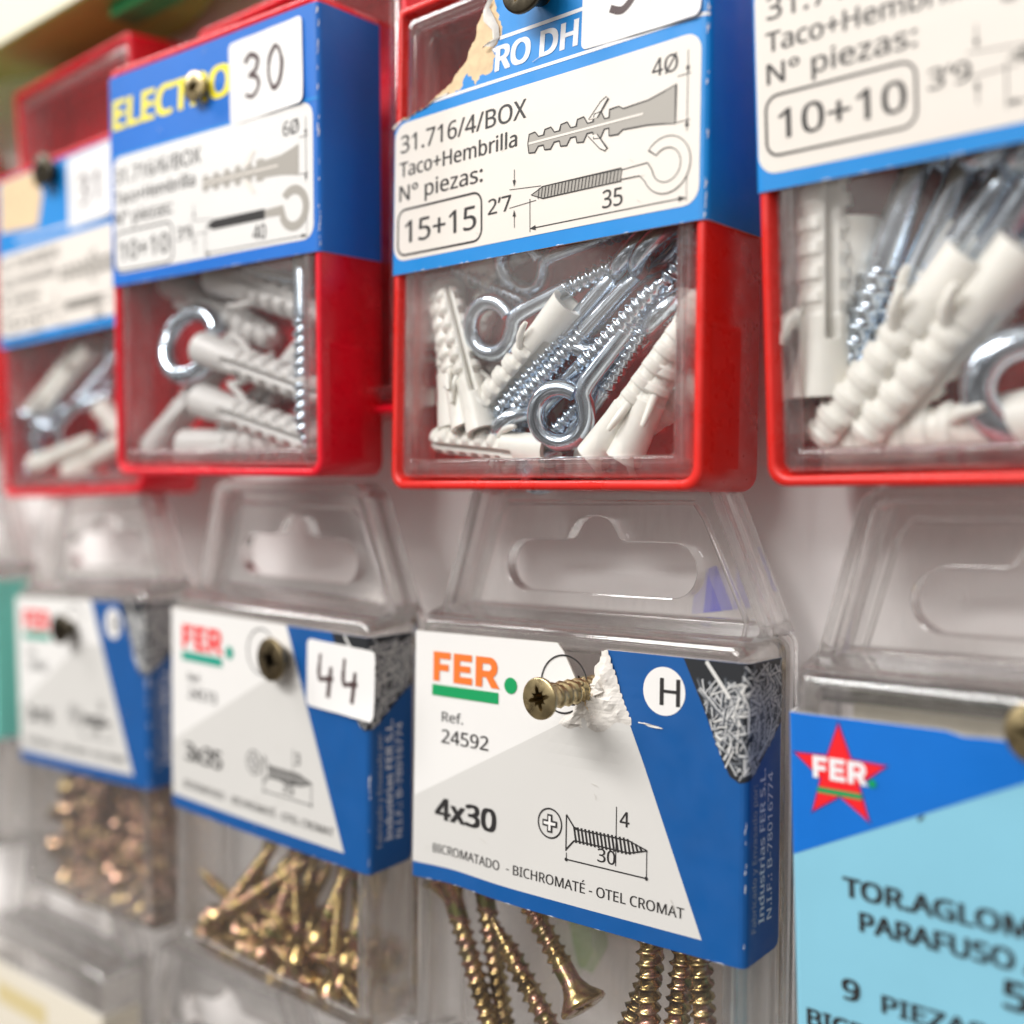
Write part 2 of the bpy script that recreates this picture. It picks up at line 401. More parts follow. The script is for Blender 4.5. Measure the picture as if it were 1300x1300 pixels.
# ------------------------------------------------------------------ setting: the wall
mb = MB(); n = 24
V = [(-620 + 760 * i / n, WALL_Y, Z0 - 300 + 600 * j / n) for j in range(n + 1) for i in range(n + 1)]
mb.add(V, [(j * (n + 1) + i, j * (n + 1) + i + 1, (j + 1) * (n + 1) + i + 1, (j + 1) * (n + 1) + i) for j in range(n) for i in range(n)])
wall = mb.build('wall', mat('wall_paint', lin('#f1edeb'), .55, noise=.03, nscale=30, bump=.25, bscale=260))
tag(wall, 'white painted wall behind the hanging boxes', 'wall', kind='structure')

# ------------------------------------------------------------------ red hardware box: tray + clear cover + paper sleeve
def smooth_mb_rounded(mb, x0, z0, x1, z1, y0, y1, rxy, re, mi=0):
    """open-backed rounded cap: walls from depth y1 to the front y0, front edge rounded with radius re"""
    loops = [rrect(x0, z0, x1, z1, rxy, y1), rrect(x0, z0, x1, z1, rxy, y0 + re)]
    for k in range(1, 6):
        t = k / 5 * math.pi / 2; i = re * (1 - math.cos(t))
        loops.append(rrect(x0 + i, z0 + i, x1 - i, z1 - i, max(.15, rxy - i * .6), y0 + re * (1 - math.sin(t))))
    loft(mb, loops, False, True, mi)
def tray_mesh(H, D, name, m, parent):
    mb = MB(); t = 1.35; r = (2.6, 2.6, 1.2, 1.2); ri = (1.9, 1.9, .8, .8)
    L = [rrect(.6, .6, W - .6, H - .6, r, D), rrect(0, 0, W, H, r, D - .6), rrect(0, 0, W, H, r, .5), rrect(.15, .15, W - .15, H - .15, r, .14), rrect(.5, .5, W - .5, H - .5, r, 0),
         rrect(t - .3, t - .3, W - t + .3, H - t + .3, ri, 0), rrect(t, t, W - t, H - t, ri, .3), rrect(t, t, W - t, H - t, ri, D - 1.2)]
    loft(mb, L, True, False)
    mb.add(L[-1], [tuple(range(len(L[-1])))], 0, False)
    # small catch ribs on the lower side walls, as on the real tray
    for zz in (22.0,):
        mb.add([(-.0, 2, zz), (-.0, 9, zz), (-.1, 9, zz - .6), (-.1, 2, zz - .6), (0, 2, 3), (0, 9, 3)], [(0, 1, 2, 3), (3, 2, 5, 4)], 0, False)
        mb.add([(W, 2, zz), (W, 9, zz), (W + .1, 9, zz - .6), (W + .1, 2, zz - .6), (W, 2, 3), (W, 9, 3)], [(3, 2, 1, 0), (4, 5, 2, 3)], 0, False)
    return mb.build(name, m, parent)
def cover_mesh(H, parent):
    mb = MB(); t = 1.75
    smooth_mb_rounded(mb, t, t, W - t, H - t, .15, 9.5, 1.7, 1.3)
    smooth_mb_rounded(mb, t + 1.3, t + 1.3, W - t - 1.3, H - t - 1.3, 1.35, 9.5, 1.0, .5)
    cov = mb.build('cover', CLEAR, parent)
    mb = MB(); a = t + .12; b = t + 3.0; L = [rrect(a, a, W - a, H - a, 1.2, 6.5), rrect(a, a, W - a, H - a, 1.2, 1.7)]
    for k in range(1, 7):
        q = k / 6 * math.pi / 2; i = 1.5 * (1 - math.cos(q)); L.append(rrect(a + i, a + i, W - a - i, H - a - i, max(.3, 1.2 - i * .5), .22 + 1.5 * (1 - math.sin(q))))
    L += [rrect(b - .5, b - .5, W - b + .5, H - b + .5, .7, .22), rrect(b, b, W - b, H - b, .6, .7), rrect(b - .7, b - .7, W - b + .7, H - b + .7, .6, 2.4), rrect(b - 1.2, b - 1.2, W - b + 1.2, H - b + 1.2, .6, 6.5)]
    loft(mb, L + [L[0]], False, False); mb.build('cover_edge', COVEDGE, cov)
    return cov
def red_box(fr, label, m, H=78.0, D=14.4, group='red hardware boxes on the upper row'):
    t = thing('hardware_box', fr.mtx(), label, 'hardware box', group)
    tray_mesh(H, D, 'tray', m, t); cover_mesh(H, t)
    return t

def plug_drawing(c, x0, x1, zc, s, lay, ink=True):
    """the wall plug printed on the label: ribs at the left, flared collar at the right"""
    L = x1 - x0; top = []; bot = []
    n = 5; xr = x0 + L * .58
    for k in range(n):
        a = x0 + (xr - x0) * k / n; b = (xr - x0) / n; o = (1.55 + .1 * k) * s; i_ = .75 * s
        top += [(a + b * .05, zc + i_ if k else zc + .2), (a + b * .12, zc + o * .92), (a + b * .5, zc + o), (a + b * .72, zc + i_), (a + b * .98, zc + i_)]
        bot += [(a + b * .05, zc - i_ if k else zc - .2), (a + b * .12, zc - o * .92), (a + b * .5, zc - o), (a + b * .72, zc - i_), (a + b * .98, zc - i_)]
    top += [(xr, zc + 1.9 * s), (xr + L * .06, zc + 2.0 * s), (xr + L * .09, zc + 1.5 * s), (xr + L * .25, zc + 1.75 * s), (x1 - L * .08, zc + 2.3 * s), (x1, zc + 2.9 * s)]
    bot += [(xr, zc - 1.9 * s), (xr + L * .06, zc - 2.0 * s), (xr + L * .09, zc - 1.5 * s), (xr + L * .25, zc - 1.75 * s), (x1 - L * .08, zc - 2.1 * s), (x1, zc - 2.5 * s)]
    P = top + bot[::-1]; c.poly(P, GREYINK, lay)
    if ink: c.line(P, .16, INK, lay + 1, True)
    c.rect(x0 + .3, zc - .16, x0 + L * .8, zc + .16, CREAM, lay + 1)
    for sg in (1, -1):
        q = [(x0 + L * .44, zc + sg * 1.2 * s), (x0 + L * .52, zc + sg * 3.4 * s), (x0 + L * .555, zc + sg * 3.9 * s), (x0 + L * .57, zc + sg * 3.6 * s), (x0 + L * .50, zc + sg * 1.2 * s)]
        c.poly(q, CREAM, lay + 1)
        if ink: c.line(q, .13, INK, lay + 2)
def bolt_drawing(c, x0, xt, xe, zc, r, lay, dark=False):
    """the eye bolt printed on the label: pointed thread, shank, open ring"""
    h = .85
    c.poly([(x0, zc), (x0 + 2.2, zc - h), (xt, zc - h), (xt, zc + h), (x0 + 2.2, zc + h)], INK if dark else GREYINK, lay)
    if not dark:
        c.line([(x0, zc), (x0 + 2.2, zc - h), (xt, zc - h), (xt, zc + h), (x0 + 2.2, zc + h)], .13, INK, lay + 1, True)
        k = x0 + 1.3
        while k < xt: c.line([(k, zc - h * .9), (k + .25, zc + h * .9)], .13, INK, lay + 1); k += .62
    pts_o = [(xt, zc + h)] + [(xe - r * .85, zc + h + .1)]; a0, a1 = 205, 500
    O = [(xe + r * math.cos(R(a0 + (a1 - a0) * k / 30)), zc + r * math.sin(R(a0 + (a1 - a0) * k / 30))) for k in range(31)]
    I = [(xe + r * .6 * math.cos(R(a0 - 15 + (a1 + 12 - a0) * k / 30)), zc + r * .6 * math.sin(R(a0 - 15 + (a1 + 12 - a0) * k / 30))) for k in range(31)]
    m = GREYINK if dark else CREAM
    for k in range(30): c.poly([O[k], O[k + 1], I[k + 1], I[k]], m, lay)
    sh = [(xt, zc - h * .75), (O[0][0], zc - h * .9), O[0], I[0], (xe - r * .72, zc + h * 1.0), (xt, zc + h * .75)]
    c.poly(sh, m, lay)
    if not dark:
        c.line([(xt, zc - h * .75), (xe - r * 1.15, zc - h * .8)] + O + I[::-1] + [(xe - r * .8, zc + h * .95), (xt, zc + h * .75)], .13, INK, lay + 1)
def pen(c, strokes, wd, lay, m=None):
    for st in strokes:
        pts = [Vector(p) for p in st]; out = []
        for i in range(len(pts) - 1):          # Catmull-Rom
            p0 = pts[max(i - 1, 0)]; p1 = pts[i]; p2 = pts[i + 1]; p3 = pts[min(i + 2, len(pts) - 1)]
            for k in range(6):
                t = k / 6; out.append(.5 * ((2 * p1) + (p2 - p0) * t + (2 * p0 - 5 * p1 + 4 * p2 - p3) * t * t + (3 * p1 - p0 - 3 * p2 + p3) * t ** 3))
        out.append(pts[-1]); n_ = len(out); q_ = max(2, n_ // 5)
        for i_ in range(0, n_ - 1, q_): c.line(out[i_:i_ + q_ + 1], wd * (.78 + .4 * abs(math.sin(i_ * 1.7 + len(out)))), m or PENCIL, lay + .1 * ((i_ // q_) % 2))
DIG = {'3': [[(.05, .85), (.3, 1), (.6, .85), (.5, .6), (.28, .52), (.55, .42), (.62, .2), (.35, 0), (.05, .08)]],
       '0': [[(.35, 1), (.1, .75), (.05, .35), (.25, .02), (.5, .15), (.62, .55), (.5, .9), (.33, 1.0)]],
       '4': [[(.1, 1), (.05, .42), (.35, .40), (.68, .44)], [(.58, .72), (.52, .35), (.46, -.05)]],
       '1': [[(.1, .7), (.35, 1), (.34, .5), (.30, 0)]]}
def sticker(parent, x, z, wd, h, digits, rot=0, lift=.45, dig_h=6.0, dx=4.0, dz=4.0, gap=5.2, thick=.8):
    c = Card(); r = 1.0
    cr, sr = math.cos(R(rot)), math.sin(R(rot)); T = lambda p: (x + p[0] * cr - p[1] * sr, z + p[0] * sr + p[1] * cr)
    P = [T((p.x, p.z)) for p in rrect(0, 0, wd, h, r, 0, 5)]
    c.base(P, STICK, .07, STICK)
    for k, d in enumerate(digits):
        pen(c, [[T((dx + k * gap + q[0] * dig_h * .85, dz + q[1] * dig_h)) for q in st] for st in DIG[d]], thick, 1)
    cx, cz = x + wd / 2, z + h / 2
    return c.build('price_sticker', 999, parent, bulge=lambda a, b: (.16 * max(0, (a - cx) / wd * 2) ** 2 + .22 * max(0, (cz - b) / h * 2) ** 3 * max(0, (a - cx) / wd * 2 + .6) + .05 * math.sin(a * .8), 0), lift=lift * .8, flat=True, step=1.5)

def block_fer(c, x, z, h, wd, m, lay):
    k = wd / 13.9; v = h / 4.7; T = lambda P: [(x + a * k, z + b * v) for a, b in P]
    F_ = [(0, 0), (1.35, 0), (1.35, 1.7), (3.3, 1.7), (3.3, 2.75), (1.35, 2.75), (1.35, 3.6), (3.7, 3.6), (3.7, 4.7), (0, 4.7)]
    E_ = [(4.35, 0), (8.3, 0), (8.3, 1.1), (5.7, 1.1), (5.7, 1.85), (7.9, 1.85), (7.9, 2.85), (5.7, 2.85), (5.7, 3.6), (8.2, 3.6), (8.2, 4.7), (4.35, 4.7)]
    c.poly(T(F_), m, lay); c.poly(T(E_), m, lay)
    o = [(9.0 + 2.9 + 1.55 * math.cos(R(a)), 3.12 + 1.58 * math.sin(R(a))) for a in range(90, -91, -15)]
    i = [(9.0 + 2.6 + .58 * math.cos(R(a)), 3.12 + .55 * math.sin(R(a))) for a in range(90, -91, -15)]
    c.poly(T([(9.0, 0), (10.4, 0), (10.4, 4.7), (9.0, 4.7)]), m, lay)
    for q in range(len(o) - 1): c.poly(T([o[q], o[q + 1], i[q + 1], i[q]]), m, lay)
    c.poly(T([(10.4, 3.67), i[0], o[0], (10.4, 4.7)]), m, lay); c.poly(T([(10.4, 1.54), o[-1], i[-1], (10.4, 2.57)]), m, lay)
    c.poly(T([(11.0, 1.8), (12.5, 1.8), (13.9, 0), (12.25, 0)]), m, lay + .3)
def worn(c, z0, z1, seed, n=26):
    r = random.Random(seed)
    for k in range(n):            # rubbed white spots along the fold and the cut edges
        z = r.uniform(z0, z1); l = r.uniform(.2, 1.6) * (2.2 if z > z1 - 4 else 1); x = W + r.uniform(-.12, .12); q = r.uniform(.03, .11) * (1.8 if z > z1 - 4 else 1)
        if z + l > z1: continue
        c.poly([(x - q, z), (x + q * .4, z + l * .2), (x + q, z + l * .7), (x, z + l)], WHITEINK, 4)
    for k in range(12):
        x = r.uniform(2, W - 2); l = r.uniform(.3, 1.6); q = r.uniform(.05, .14); c.poly([(x, z0 + .01), (x + l, z0 + .01), (x + l * .6, z0 + q)], WHITEINK, 4)
    for k in range(7):
        x, z = r.uniform(3, W - 3), r.uniform(z0 + 1, z1 - 1); a = r.uniform(0, 3.1); l = r.uniform(.4, 1.8); dx, dz = math.cos(a) * l, math.sin(a) * l
        c.line([(x, z), (x + dx * .5 + .1, z + dz * .5), (x + dx, z + dz)], .07, PALEGREY, 5.5)
def red_sleeve(parent, blue, name1, pieces, d1, d2, d3, cream, z0, z1, ztop_l=None, brand=None, header=None, base_poly=None, blue_poly=None, D=13.6, dark=False, L=None):
    """blue paper sleeve with a cream panel: text lines, plug and eye bolt drawings"""
    L = L or {}
    c = Card(); full = [(-D, z0), (W + D, z0), (W + D, z1), (-D, z1)]
    c.base(base_poly or full, TORN if base_poly else blue, .3, TORN)
    c.poly(blue_poly or full, blue, 1)
    cx0, cz0, cx1, cz1 = cream; c.rect(cx0, cz0, cx1, cz1, CREAM if not dark else PAPER, 2, 2.4)
    o = L.get('o', 0)
    c.text(name1, 2.0, 54.2 + o, 2.75, INK, 3, 27.3, .004)
    c.text('Taco+Hembrilla', 1.8, 50.35 + o, 2.3, INK, 3, 25.8, .008)
    c.text('N° piezas:', 1.8, 46.45 + o, 2.45, INK, 3, 18.8, .006)
    bz = 37.7 + o
    c.line([(p.x, p.z) for p in rrect(1.5, bz, 20.4, bz + 7.3, 1.7, 0, 5)], .34, INK, 3, True)
    c.text(pieces, 3.2, bz + 1.9, 3.5, INK, 3, 16.0, .006)
    c.text(d1, 21.8, 41.2 + o, 2.25, INK, 3, 4.7 if len(d1) > 2 else 3.0, .004)
    plug_drawing(c, 29.7, 55.5, 50.2 + o, .95, 3, not dark)
    c.text(d2, 51.6, 54.75 + o, 2.3, INK, 3, None, .004)
    c.line([(57.3, 57 + o), (57.3, 46.5 + o)], .12, INK, 3)
    for zz, s_ in ((53.9, -1), (48.1, 1)): c.arrow(57.3, zz + o - .0, 0, s_, 1.0, INK, 4)
    c.line([(55.7, 53.9 + o), (57.8, 53.9 + o)], .12, INK, 3); c.line([(55.7, 47.9 + o), (57.8, 47.9 + o)], .12, INK, 3)
    bolt_drawing(c, 30.6, 46.9, 54.2, 42.7 + o, 3.75, 3, dark)
    c.line([(27.2, 47.0 + o), (27.2, 44.9 + o)], .12, INK, 3); c.arrow(27.2, 44.5 + o, 0, -1, .95, INK, 4)
    c.line([(27.2, 38.5 + o), (27.2, 40.8 + o)], .12, INK, 3); c.arrow(27.2, 41.1 + o, 0, 1, .95, INK, 4)
    c.line([(26.2, 44.2 + o), (32.5, 43.7 + o)], .1, INK, 3); c.line([(26.2, 41.5 + o), (31.5, 41.8 + o)], .1, INK, 3)
    c.line([(30.4, 37.9 + o), (57.3, 37.9 + o)], .15, INK, 3); c.arrow(30.3, 37.9 + o, -1, 0, 1.1, INK, 4); c.arrow(57.3, 37.9 + o, 1, 0, 1.1, INK, 4)
    c.line([(30.3, 37.4 + o), (30.3, 42.2 + o)], .13, INK, 3); c.line([(57.4, 37.4 + o), (57.4, 43 + o)], .08, INK, 3)
    c.text(d3, 43.7, 38.65 + o, 2.4, INK, 3, 3.4, .004)
    if header: header(c)
    worn(c, z0, z1, int(z0 * 10 + len(name1) + len(d1)))
    return c.build('paper_sleeve', W, parent, bulge=lambda x, z: (.22 * math.sin(math.pi * min(1, max(0, x / W))) * math.sin(.13 * z + x * .05), 0), lift=.30, step=5.0)

b2 = red_box(FB['B2'], 'red box with torn blue sleeve reading 15+15 on the upper row', RED)
b1 = red_box(FB['B1'], 'red box with yellow lettering and price sticker 30 on its blue sleeve', CRIMSON)
b3 = red_box(FB['B3'], 'red box reading 10+10 in a large frame, nearest on the upper row', RED)
b0 = red_box(FB['B0'], 'blurred red box at the far left end of the upper row', CRIMSON)

def head_b2(c):
    c.rect(9.5, 60.75, W + .2, 61.25, WHITEINK, 2); c.rect(23.5, 67.0, W + .2, 67.55, WHITEINK, 2)
    c.text('RO DH', 22.9, 62.5, 3.55, WHITEINK, 2, 15.5, .03, 0, .05); c.poly([(22.95, 65.35), (22.95, 66.1), (21.9, 66.1), (22.6, 65.35)], WHITEINK, 2)
base2 = [(-13.6, 34.75), (73.6, 34.75), (73.6, 76.6), (21.9, 76.6), (21.6, 74.0), (19.6, 72.0), (18.7, 70.6), (18.4, 68.6), (17.0, 66.9), (16.2, 65.3), (14.8, 64.3), (13.4, 62.9),
         (11.6, 62.3), (9.6, 61.3), (7.6, 60.5), (5.2, 60.3), (4.0, 59.7), (2.2, 59.9), (.6, 58.6), (-1.0, 58.9), (-4, 57.8), (-13.6, 57.0)]
blue2 = [(-13.6, 34.75), (73.6, 34.75), (73.6, 76.6), (22.6, 76.6), (21.9, 74.0), (22.6, 71.6), (23.6, 69.8), (23.9, 67.8), (22.9, 66.4), (22.0, 65.9), (22.7, 64.8), (22.3, 62.9), (20.8, 62.4),
         (19.6, 62.6), (18.8, 61.4), (17.9, 62.4), (16.9, 63.6), (15.9, 62.5), (15.6, 61.6), (13.6, 61.3), (10.8, 61.35), (8.2, 60.3), (5.4, 60.0), (3.8, 59.4), (2.0, 59.5), (.4, 58.2), (-1.0, 58.5), (-4, 57.5), (-13.6, 56.6)]
def ragged(P, i0, i1, amp, seed):
    r = random.Random(seed); out = []
    for i, p in enumerate(P):
        out.append(p)
        if i0 <= i < i1:
            a, b = Vector(p), Vector(P[i + 1]); n_ = max(2, int((b - a).length / .42)); t_ = (b - a).normalized(); nn = Vector((-t_.y, t_.x))
            for k in range(1, n_): out.append(tuple(a + (b - a) * k / n_ + nn * r.uniform(-amp, amp)))
    return out
base2 = ragged(base2, 4, 19, .22, 2); blue2 = ragged(blue2, 4, 24, .26, 5)
red_sleeve(b2, SKY, '31.716/4/BOX', '15+15', '2’7', '4Ø', '35', (.55, 36.85, 59.3, 59.0), 34.75, 76.6, header=head_b2, base_poly=base2, blue_poly=blue2)
# curled white edge of the torn paper
mb = MB(); rnd = random.Random(3)
edge = [(22.4, 73.6), (21.4, 72.4), (22.6, 70.4), (23.4, 69.0), (23.6, 67.4), (22.4, 66.2)]
def torn_strip(mb, edge, wd, y, seed, mi=0):
    r = random.Random(seed); V = []
    for k, (x, z) in enumerate(edge):
        a = r.uniform(.4, 1) * wd
        V += [(x, y, z), (x - a * .7, y - .5 * a, z + r.uniform(-.2, .3)), (x - a * 1.1, y - .25 * a, z + r.uniform(-.5, .2))]
    F = []
    for k in range(len(edge) - 1):
        for j in range(2): F.append((3 * k + j, 3 * k + j + 1, 3 * k + 4 + j, 3 * k + 3 + j))
    mb.add(V, F, mi, True)
torn_strip(mb, edge, 1.9, -.42, 4)
torn_strip(mb, [(13.0, 61.6), (10.6, 61.4), (8.2, 60.5), (5.6, 60.2), (3.6, 59.6), (1.8, 59.6), (.4, 58.5)], .55, -.40, 9)
mb.build('torn_edge', WHTEAR, b2)
sticker(b2, 39.3, 61.4, 20.0, 16.4, '31', -1.5, dig_h=8.5, dx=4.6, dz=3.9, gap=8.0, thick=1.2)
def head_b1(c):
    c.rect(-.3, 60.9, W, 61.4, SKY, 2)
    c.text('ELECTRO', 1.9, 66.3, 5.3, YELLOW, 2, 35.5, .05, 0, .04)
red_sleeve(b1, AZURE, '31.716/6/BOX', '10+10', '3’9', '6Ø', '40', (1.3, 38.8, 59.0, 60.9), 36.6, 76.4, header=head_b1, dark=True, L={'o': 1.6})
sticker(b1, 37.6, 60.6, 19.4, 14.0, '30', 1.2, dig_h=7.0, dx=4.2, dz=3.8, gap=6.2, thick=.75)
red_sleeve(b3, SKY, '31.716/6/BOX', '10+10', '3’9', '6Ø', '40', (.35, 38.9, 59.3, 62.5), 36.9, 76.5, L={'o': 3.3})
def head_b0(c):
    c.rect(9.5, 60.75, W + .2, 61.25, WHITEINK, 2)
    c.poly([(2, 76.2), (2, 64), (20, 62.8), (22, 70), (18, 76.2)], TORN, 2)
red_sleeve(b0, SKY, '31.716/4/BOX', '15+15', '2’7', '4Ø', '35', (.5, 38.6, 59.3, 58.5), 36.3, 76.5, header=head_b0)
sticker(b0, 33.5, 59.8, 18.5, 16.0, '31', 1, dig_h=6.2, dx=5, dz=4.4, gap=5.6, thick=.75)
# boxes hanging one layer further back, of which only the tops show
x_ = Frame(-201.3, 131.2, 13.0, .5, 0, .5)
b5 = red_box(x_, 'red box behind the price sticker 30 box, only its top rim showing', CRIMSON)
b6 = red_box(Frame(-286.0, 138.6, 20.5, -3.0, 4, 1.0), 'blurred red box top showing above the far left box', CRIMSON)
b7 = red_box(Frame(-382.0, 134.0, 14.0, 0, 0, -4.0), 'blurred red box cut off by the left picture edge', RED)

# ------------------------------------------------------------------ clear boxes of the lower row
BZ0, BZ1, BD = -28.5, 42.6, 13.2
def clear_box(fr, label, zb=BZ0, zt=BZ1, group='clear screw boxes on the lower row'):
    t = thing('clear_box', fr.mtx(), label, 'screw box', group)
    mb = MB(); smooth_mb_rounded(mb, .25, zb, W - .25, zt, .1, BD, 2.2, 1.5)
    smooth_mb_rounded(mb, 1.45, zb + 1.2, W - 1.45, zt - 1.2, 1.3, BD, 1.3, .8)
    sh = mb.build('shell', SHELL, t)
    mb = MB(); a, b = zb, zt; i0, i1 = .4, 3.6; L = [rrect(i0, a + .15, W - i0, b - .15, 2.2, BD - 3), rrect(i0, a + .15, W - i0, b - .15, 2.2, 1.9)]
    for k in range(1, 7):
        q = k / 6 * math.pi / 2; i = 1.7 * (1 - math.cos(q)); L.append(rrect(i0 + i, a + .15 + i, W - i0 - i, b - .15 - i, 2.2 - i * .5, .2 + 1.7 * (1 - math.sin(q))))
    L += [rrect(i1 - .4, a + i1 - .6, W - i1 + .4, b - i1 + .6, 1, .2), rrect(i1, a + i1, W - i1, b - i1, .9, .9), rrect(i1 - 1.2, a + i1 - 1.2, W - i1 + 1.2, b - i1 + 1.2, .9, 2.6), rrect(i1 - 1.9, a + i1 - 1.9, W - i1 + 1.9, b - i1 + 1.9, .9, BD - 3)]
    loft(mb, L + [L[0]], False, False); mb.build('shell_edge', FROST, sh)
    # back plate with rolled rim, and corner posts
    mb = MB(); L = [rrect(-.9, zb - .9, W + .9, zt + .9, 2.6, BD - 2.4), rrect(-1.3, zb - 1.3, W + 1.3, zt + 1.3, 2.8, BD - 1.9), rrect(-1.3, zb - 1.3, W + 1.3, zt + 1.3, 2.8, BD - .5), rrect(-.9, zb - .9, W + .9, zt + .9, 2.6, BD)]
    Li = [rrect(.7, zb + .7, W - .7, zt - .7, 2.0, BD), rrect(.7, zb + .7, W - .7, zt - .7, 2.0, BD - 2.4)]
    loft(mb, L + Li + [L[0]], False, False); mb.build('rim', RIM, t)
    mb = MB(); loft(mb, [rrect(.7, zb + .7, W - .7, zt - .7, 2.0, BD - .2), rrect(.7, zb + .7, W - .7, zt - .7, 2.0, BD - .9)], True, True); mb.build('back_plate', TAB, t)
    # hang tab: plate with the euro slot, and a raised rim
    cu = bpy.data.curves.new('c', 'CURVE'); cu.dimensions = '2D'; cu.fill_mode = 'BOTH'; cu.extrude = 1.1; cu.bevel_depth = .18; cu.bevel_resolution = 1
    def spl(P):
        s_ = cu.splines.new('POLY'); s_.points.add(len(P) - 1); s_.use_cyclic_u = True
        for q, p in zip(s_.points, P): q.co = (p[0], p[1], 0, 1)
    tz = zt + .5; x0, x1 = 2.6, W - .4; y0, y1 = 8.6, W - 8.6
    out = [(x0, tz), (x1, tz), (y1 + .6, tz + 19.0), (y1 - 1.2, tz + 21.0), (y0 + 1.8, tz + 21.0), (y0, tz + 19.2)]
    spl(out)
    c0, c1, sz, r = 16.8, 43.8, tz + 8.2, 4.2; P = []
    for k in range(13): a = R(-90 + 180 * k / 12); P.append((c1 + r * math.cos(a), sz + r * math.sin(a)))
    bx = (c0 + c1) / 2 - .6
    P += [(bx + 6.2, sz + r), (bx + 5.0, sz + r + .35), (bx + 4.2, sz + r + 1.6)]
    for k in range(9): a = R(20 + 140 * k / 8); P.append((bx + 4.3 * math.cos(a), sz + r + .9 + 3.0 * math.sin(a)))
    P += [(bx - 4.2, sz + r + 1.6), (bx - 5.0, sz + r + .35), (bx - 6.2, sz + r)]
    for k in range(13): a = R(90 + 180 * k / 12); P.append((c0 + r * math.cos(a), sz + r * math.sin(a)))
    spl(P)
    o = bpy.data.objects.new('c', cu); C.objects.link(o); dg = bpy.context.evaluated_depsgraph_get(); dg.update()
    me0 = o.evaluated_get(dg).to_mesh(); mb = MB()
    mb.add([(v.co.x, 9.0 - v.co.z, v.co.y) for v in me0.vertices], [tuple(p.vertices)[::-1] for p in me0.polygons], 0, False)
    for i_, p in enumerate(me0.polygons): mb.mi[i_] = 0 if abs(p.normal.z) > .9 else 1
    o.evaluated_get(dg).to_mesh_clear(); bpy.data.objects.remove(o); bpy.data.curves.remove(cu)
    tab = mb.build('hang_tab', [TAB, EDGE], t)
    mb = MB()
    path = [(x0 - .6, 7.6, tz), (y0 - .7, 7.6, tz + 18.8), (y0 - .1, 7.6, tz + 20.4), (y0 + 1.6, 7.6, tz + 21.4), (y1 - 1.4, 7.6, tz + 21.4), (y1 + .3, 7.6, tz + 20.3), (y1 + 1.0, 7.6, tz + 18.8), (x1 + .8, 7.6, tz)]
    sec = [(-1.15, 3.2), (-1.15, -2.0), (-.8, -2.6), (.8, -2.6), (1.15, -2.0), (1.15, 3.2)]
    T_, U_ = frame_path([Vector(p) for p in path]); loops = []
    for p, tt in zip(path, T_):
        nn = Vector((0, 1, 0)).cross(tt).normalized(); loops.append([Vector(p) + nn * a + Vector((0, 1, 0)) * b for a, b in sec])
    loft(mb, loops, True, True, 0, False)
    # second, inner step of the rim
    path2 = [(x0 + 3.4, 7.9, tz + .2), (y0 + 2.6, 7.9, tz + 15.8), (y0 + 4.4, 7.9, tz + 18.1), (y1 - 4.2, 7.9, tz + 18.1), (y1 - 2.4, 7.9, tz + 15.8), (x1 - 3.2, 7.9, tz + .2)]
    tube(mb, path2, .42, 8)
    rim = mb.build('tab_rim', RIM, tab)
    # hinge ledge along the top
    mb = MB()
    loft(mb, [[(x, 2.0, zt - .1), (x, 9.8, zt - .1), (x, 9.8, zt + 1.5), (x, 7.2, zt + 1.7), (x, 3.0, zt + .5)] for x in (.6, W - .6)], True, True, 0, False)
    tube(mb, [(-.6, 10.2, zt + 1.2), (W + .6, 10.2, zt + 1.2)], .9, 10)
    mb.build('hinge_ledge', RIM, t)
    return t
f2 = clear_box(FF['F2'], 'clear screw box with sharp white and blue sleeve reading 4x30, pierced by a screw')
f1 = clear_box(FF['F1'], 'clear screw box with price sticker 44 on its white and blue sleeve')
f0 = clear_box(FF['F0'], 'blurred clear screw box left of the price sticker 44 box', BZ0 - 2.5)
f3 = clear_box(FF['F3'], 'clear screw box with pale blue sleeve and a red star', BZ0 - 6, 45.2)
ft = clear_box(FF['T'], 'blurred clear box with teal sleeve at the left picture edge')

def screw_drawing(c, lay, lx0=31.4, zc=12.75):
    c.ring(28.4, 13.6, 2.15, .26, INK, lay)
    for rr in (0, 90):
        a = R(rr); c.line([(28.4 - 1.35 * math.cos(a), 13.6 - 1.35 * math.sin(a)), (28.4 + 1.35 * math.cos(a), 13.6 + 1.35 * math.sin(a))], .95, INK, lay + 1)
        c.line([(28.4 - 1.08 * math.cos(a), 13.6 - 1.08 * math.sin(a)), (28.4 + 1.08 * math.cos(a), 13.6 + 1.08 * math.sin(a))], .42, PAPER, lay + 2)
    c.line([(31.4, 15.4), (31.4, 10.1)], .22, INK, lay)
    c.line([(31.4, 15.4), (32.8, 13.8), (33.4, 13.7)], .26, INK, lay); c.line([(31.4, 10.3), (32.8, 11.8), (33.4, 11.9)], .26, INK, lay)
    x = 33.0
    while x < 44.6:
        q = 1.15 if x < 42 else 1.15 * (45.2 - x) / 3.2
        c.line([(x - .22, zc + q), (x + .22, zc - q)], .34, INK, lay); x += .66
    c.line([(33, zc + .85), (42.3, zc + .85), (45.3, zc)], .2, INK, lay + 1); c.line([(33, zc - .85), (42.3, zc - .85), (45.3, zc)], .2, INK, lay + 1)
    c.line([(31.5, 9.9), (31.5, 8.6)], .15, INK, lay); c.line([(45.2, 12.6), (45.2, 8.6)], .15, INK, lay); c.line([(31.5, 8.9), (45.2, 8.9)], .2, INK, lay)
    c.circle(31.5, 8.9, .28, INK, lay + 1, 10); c.circle(45.2, 8.9, .28, INK, lay + 1, 10)
    c.line([(40.1, 18.0), (40.1, 9.6)], .15, INK, lay)
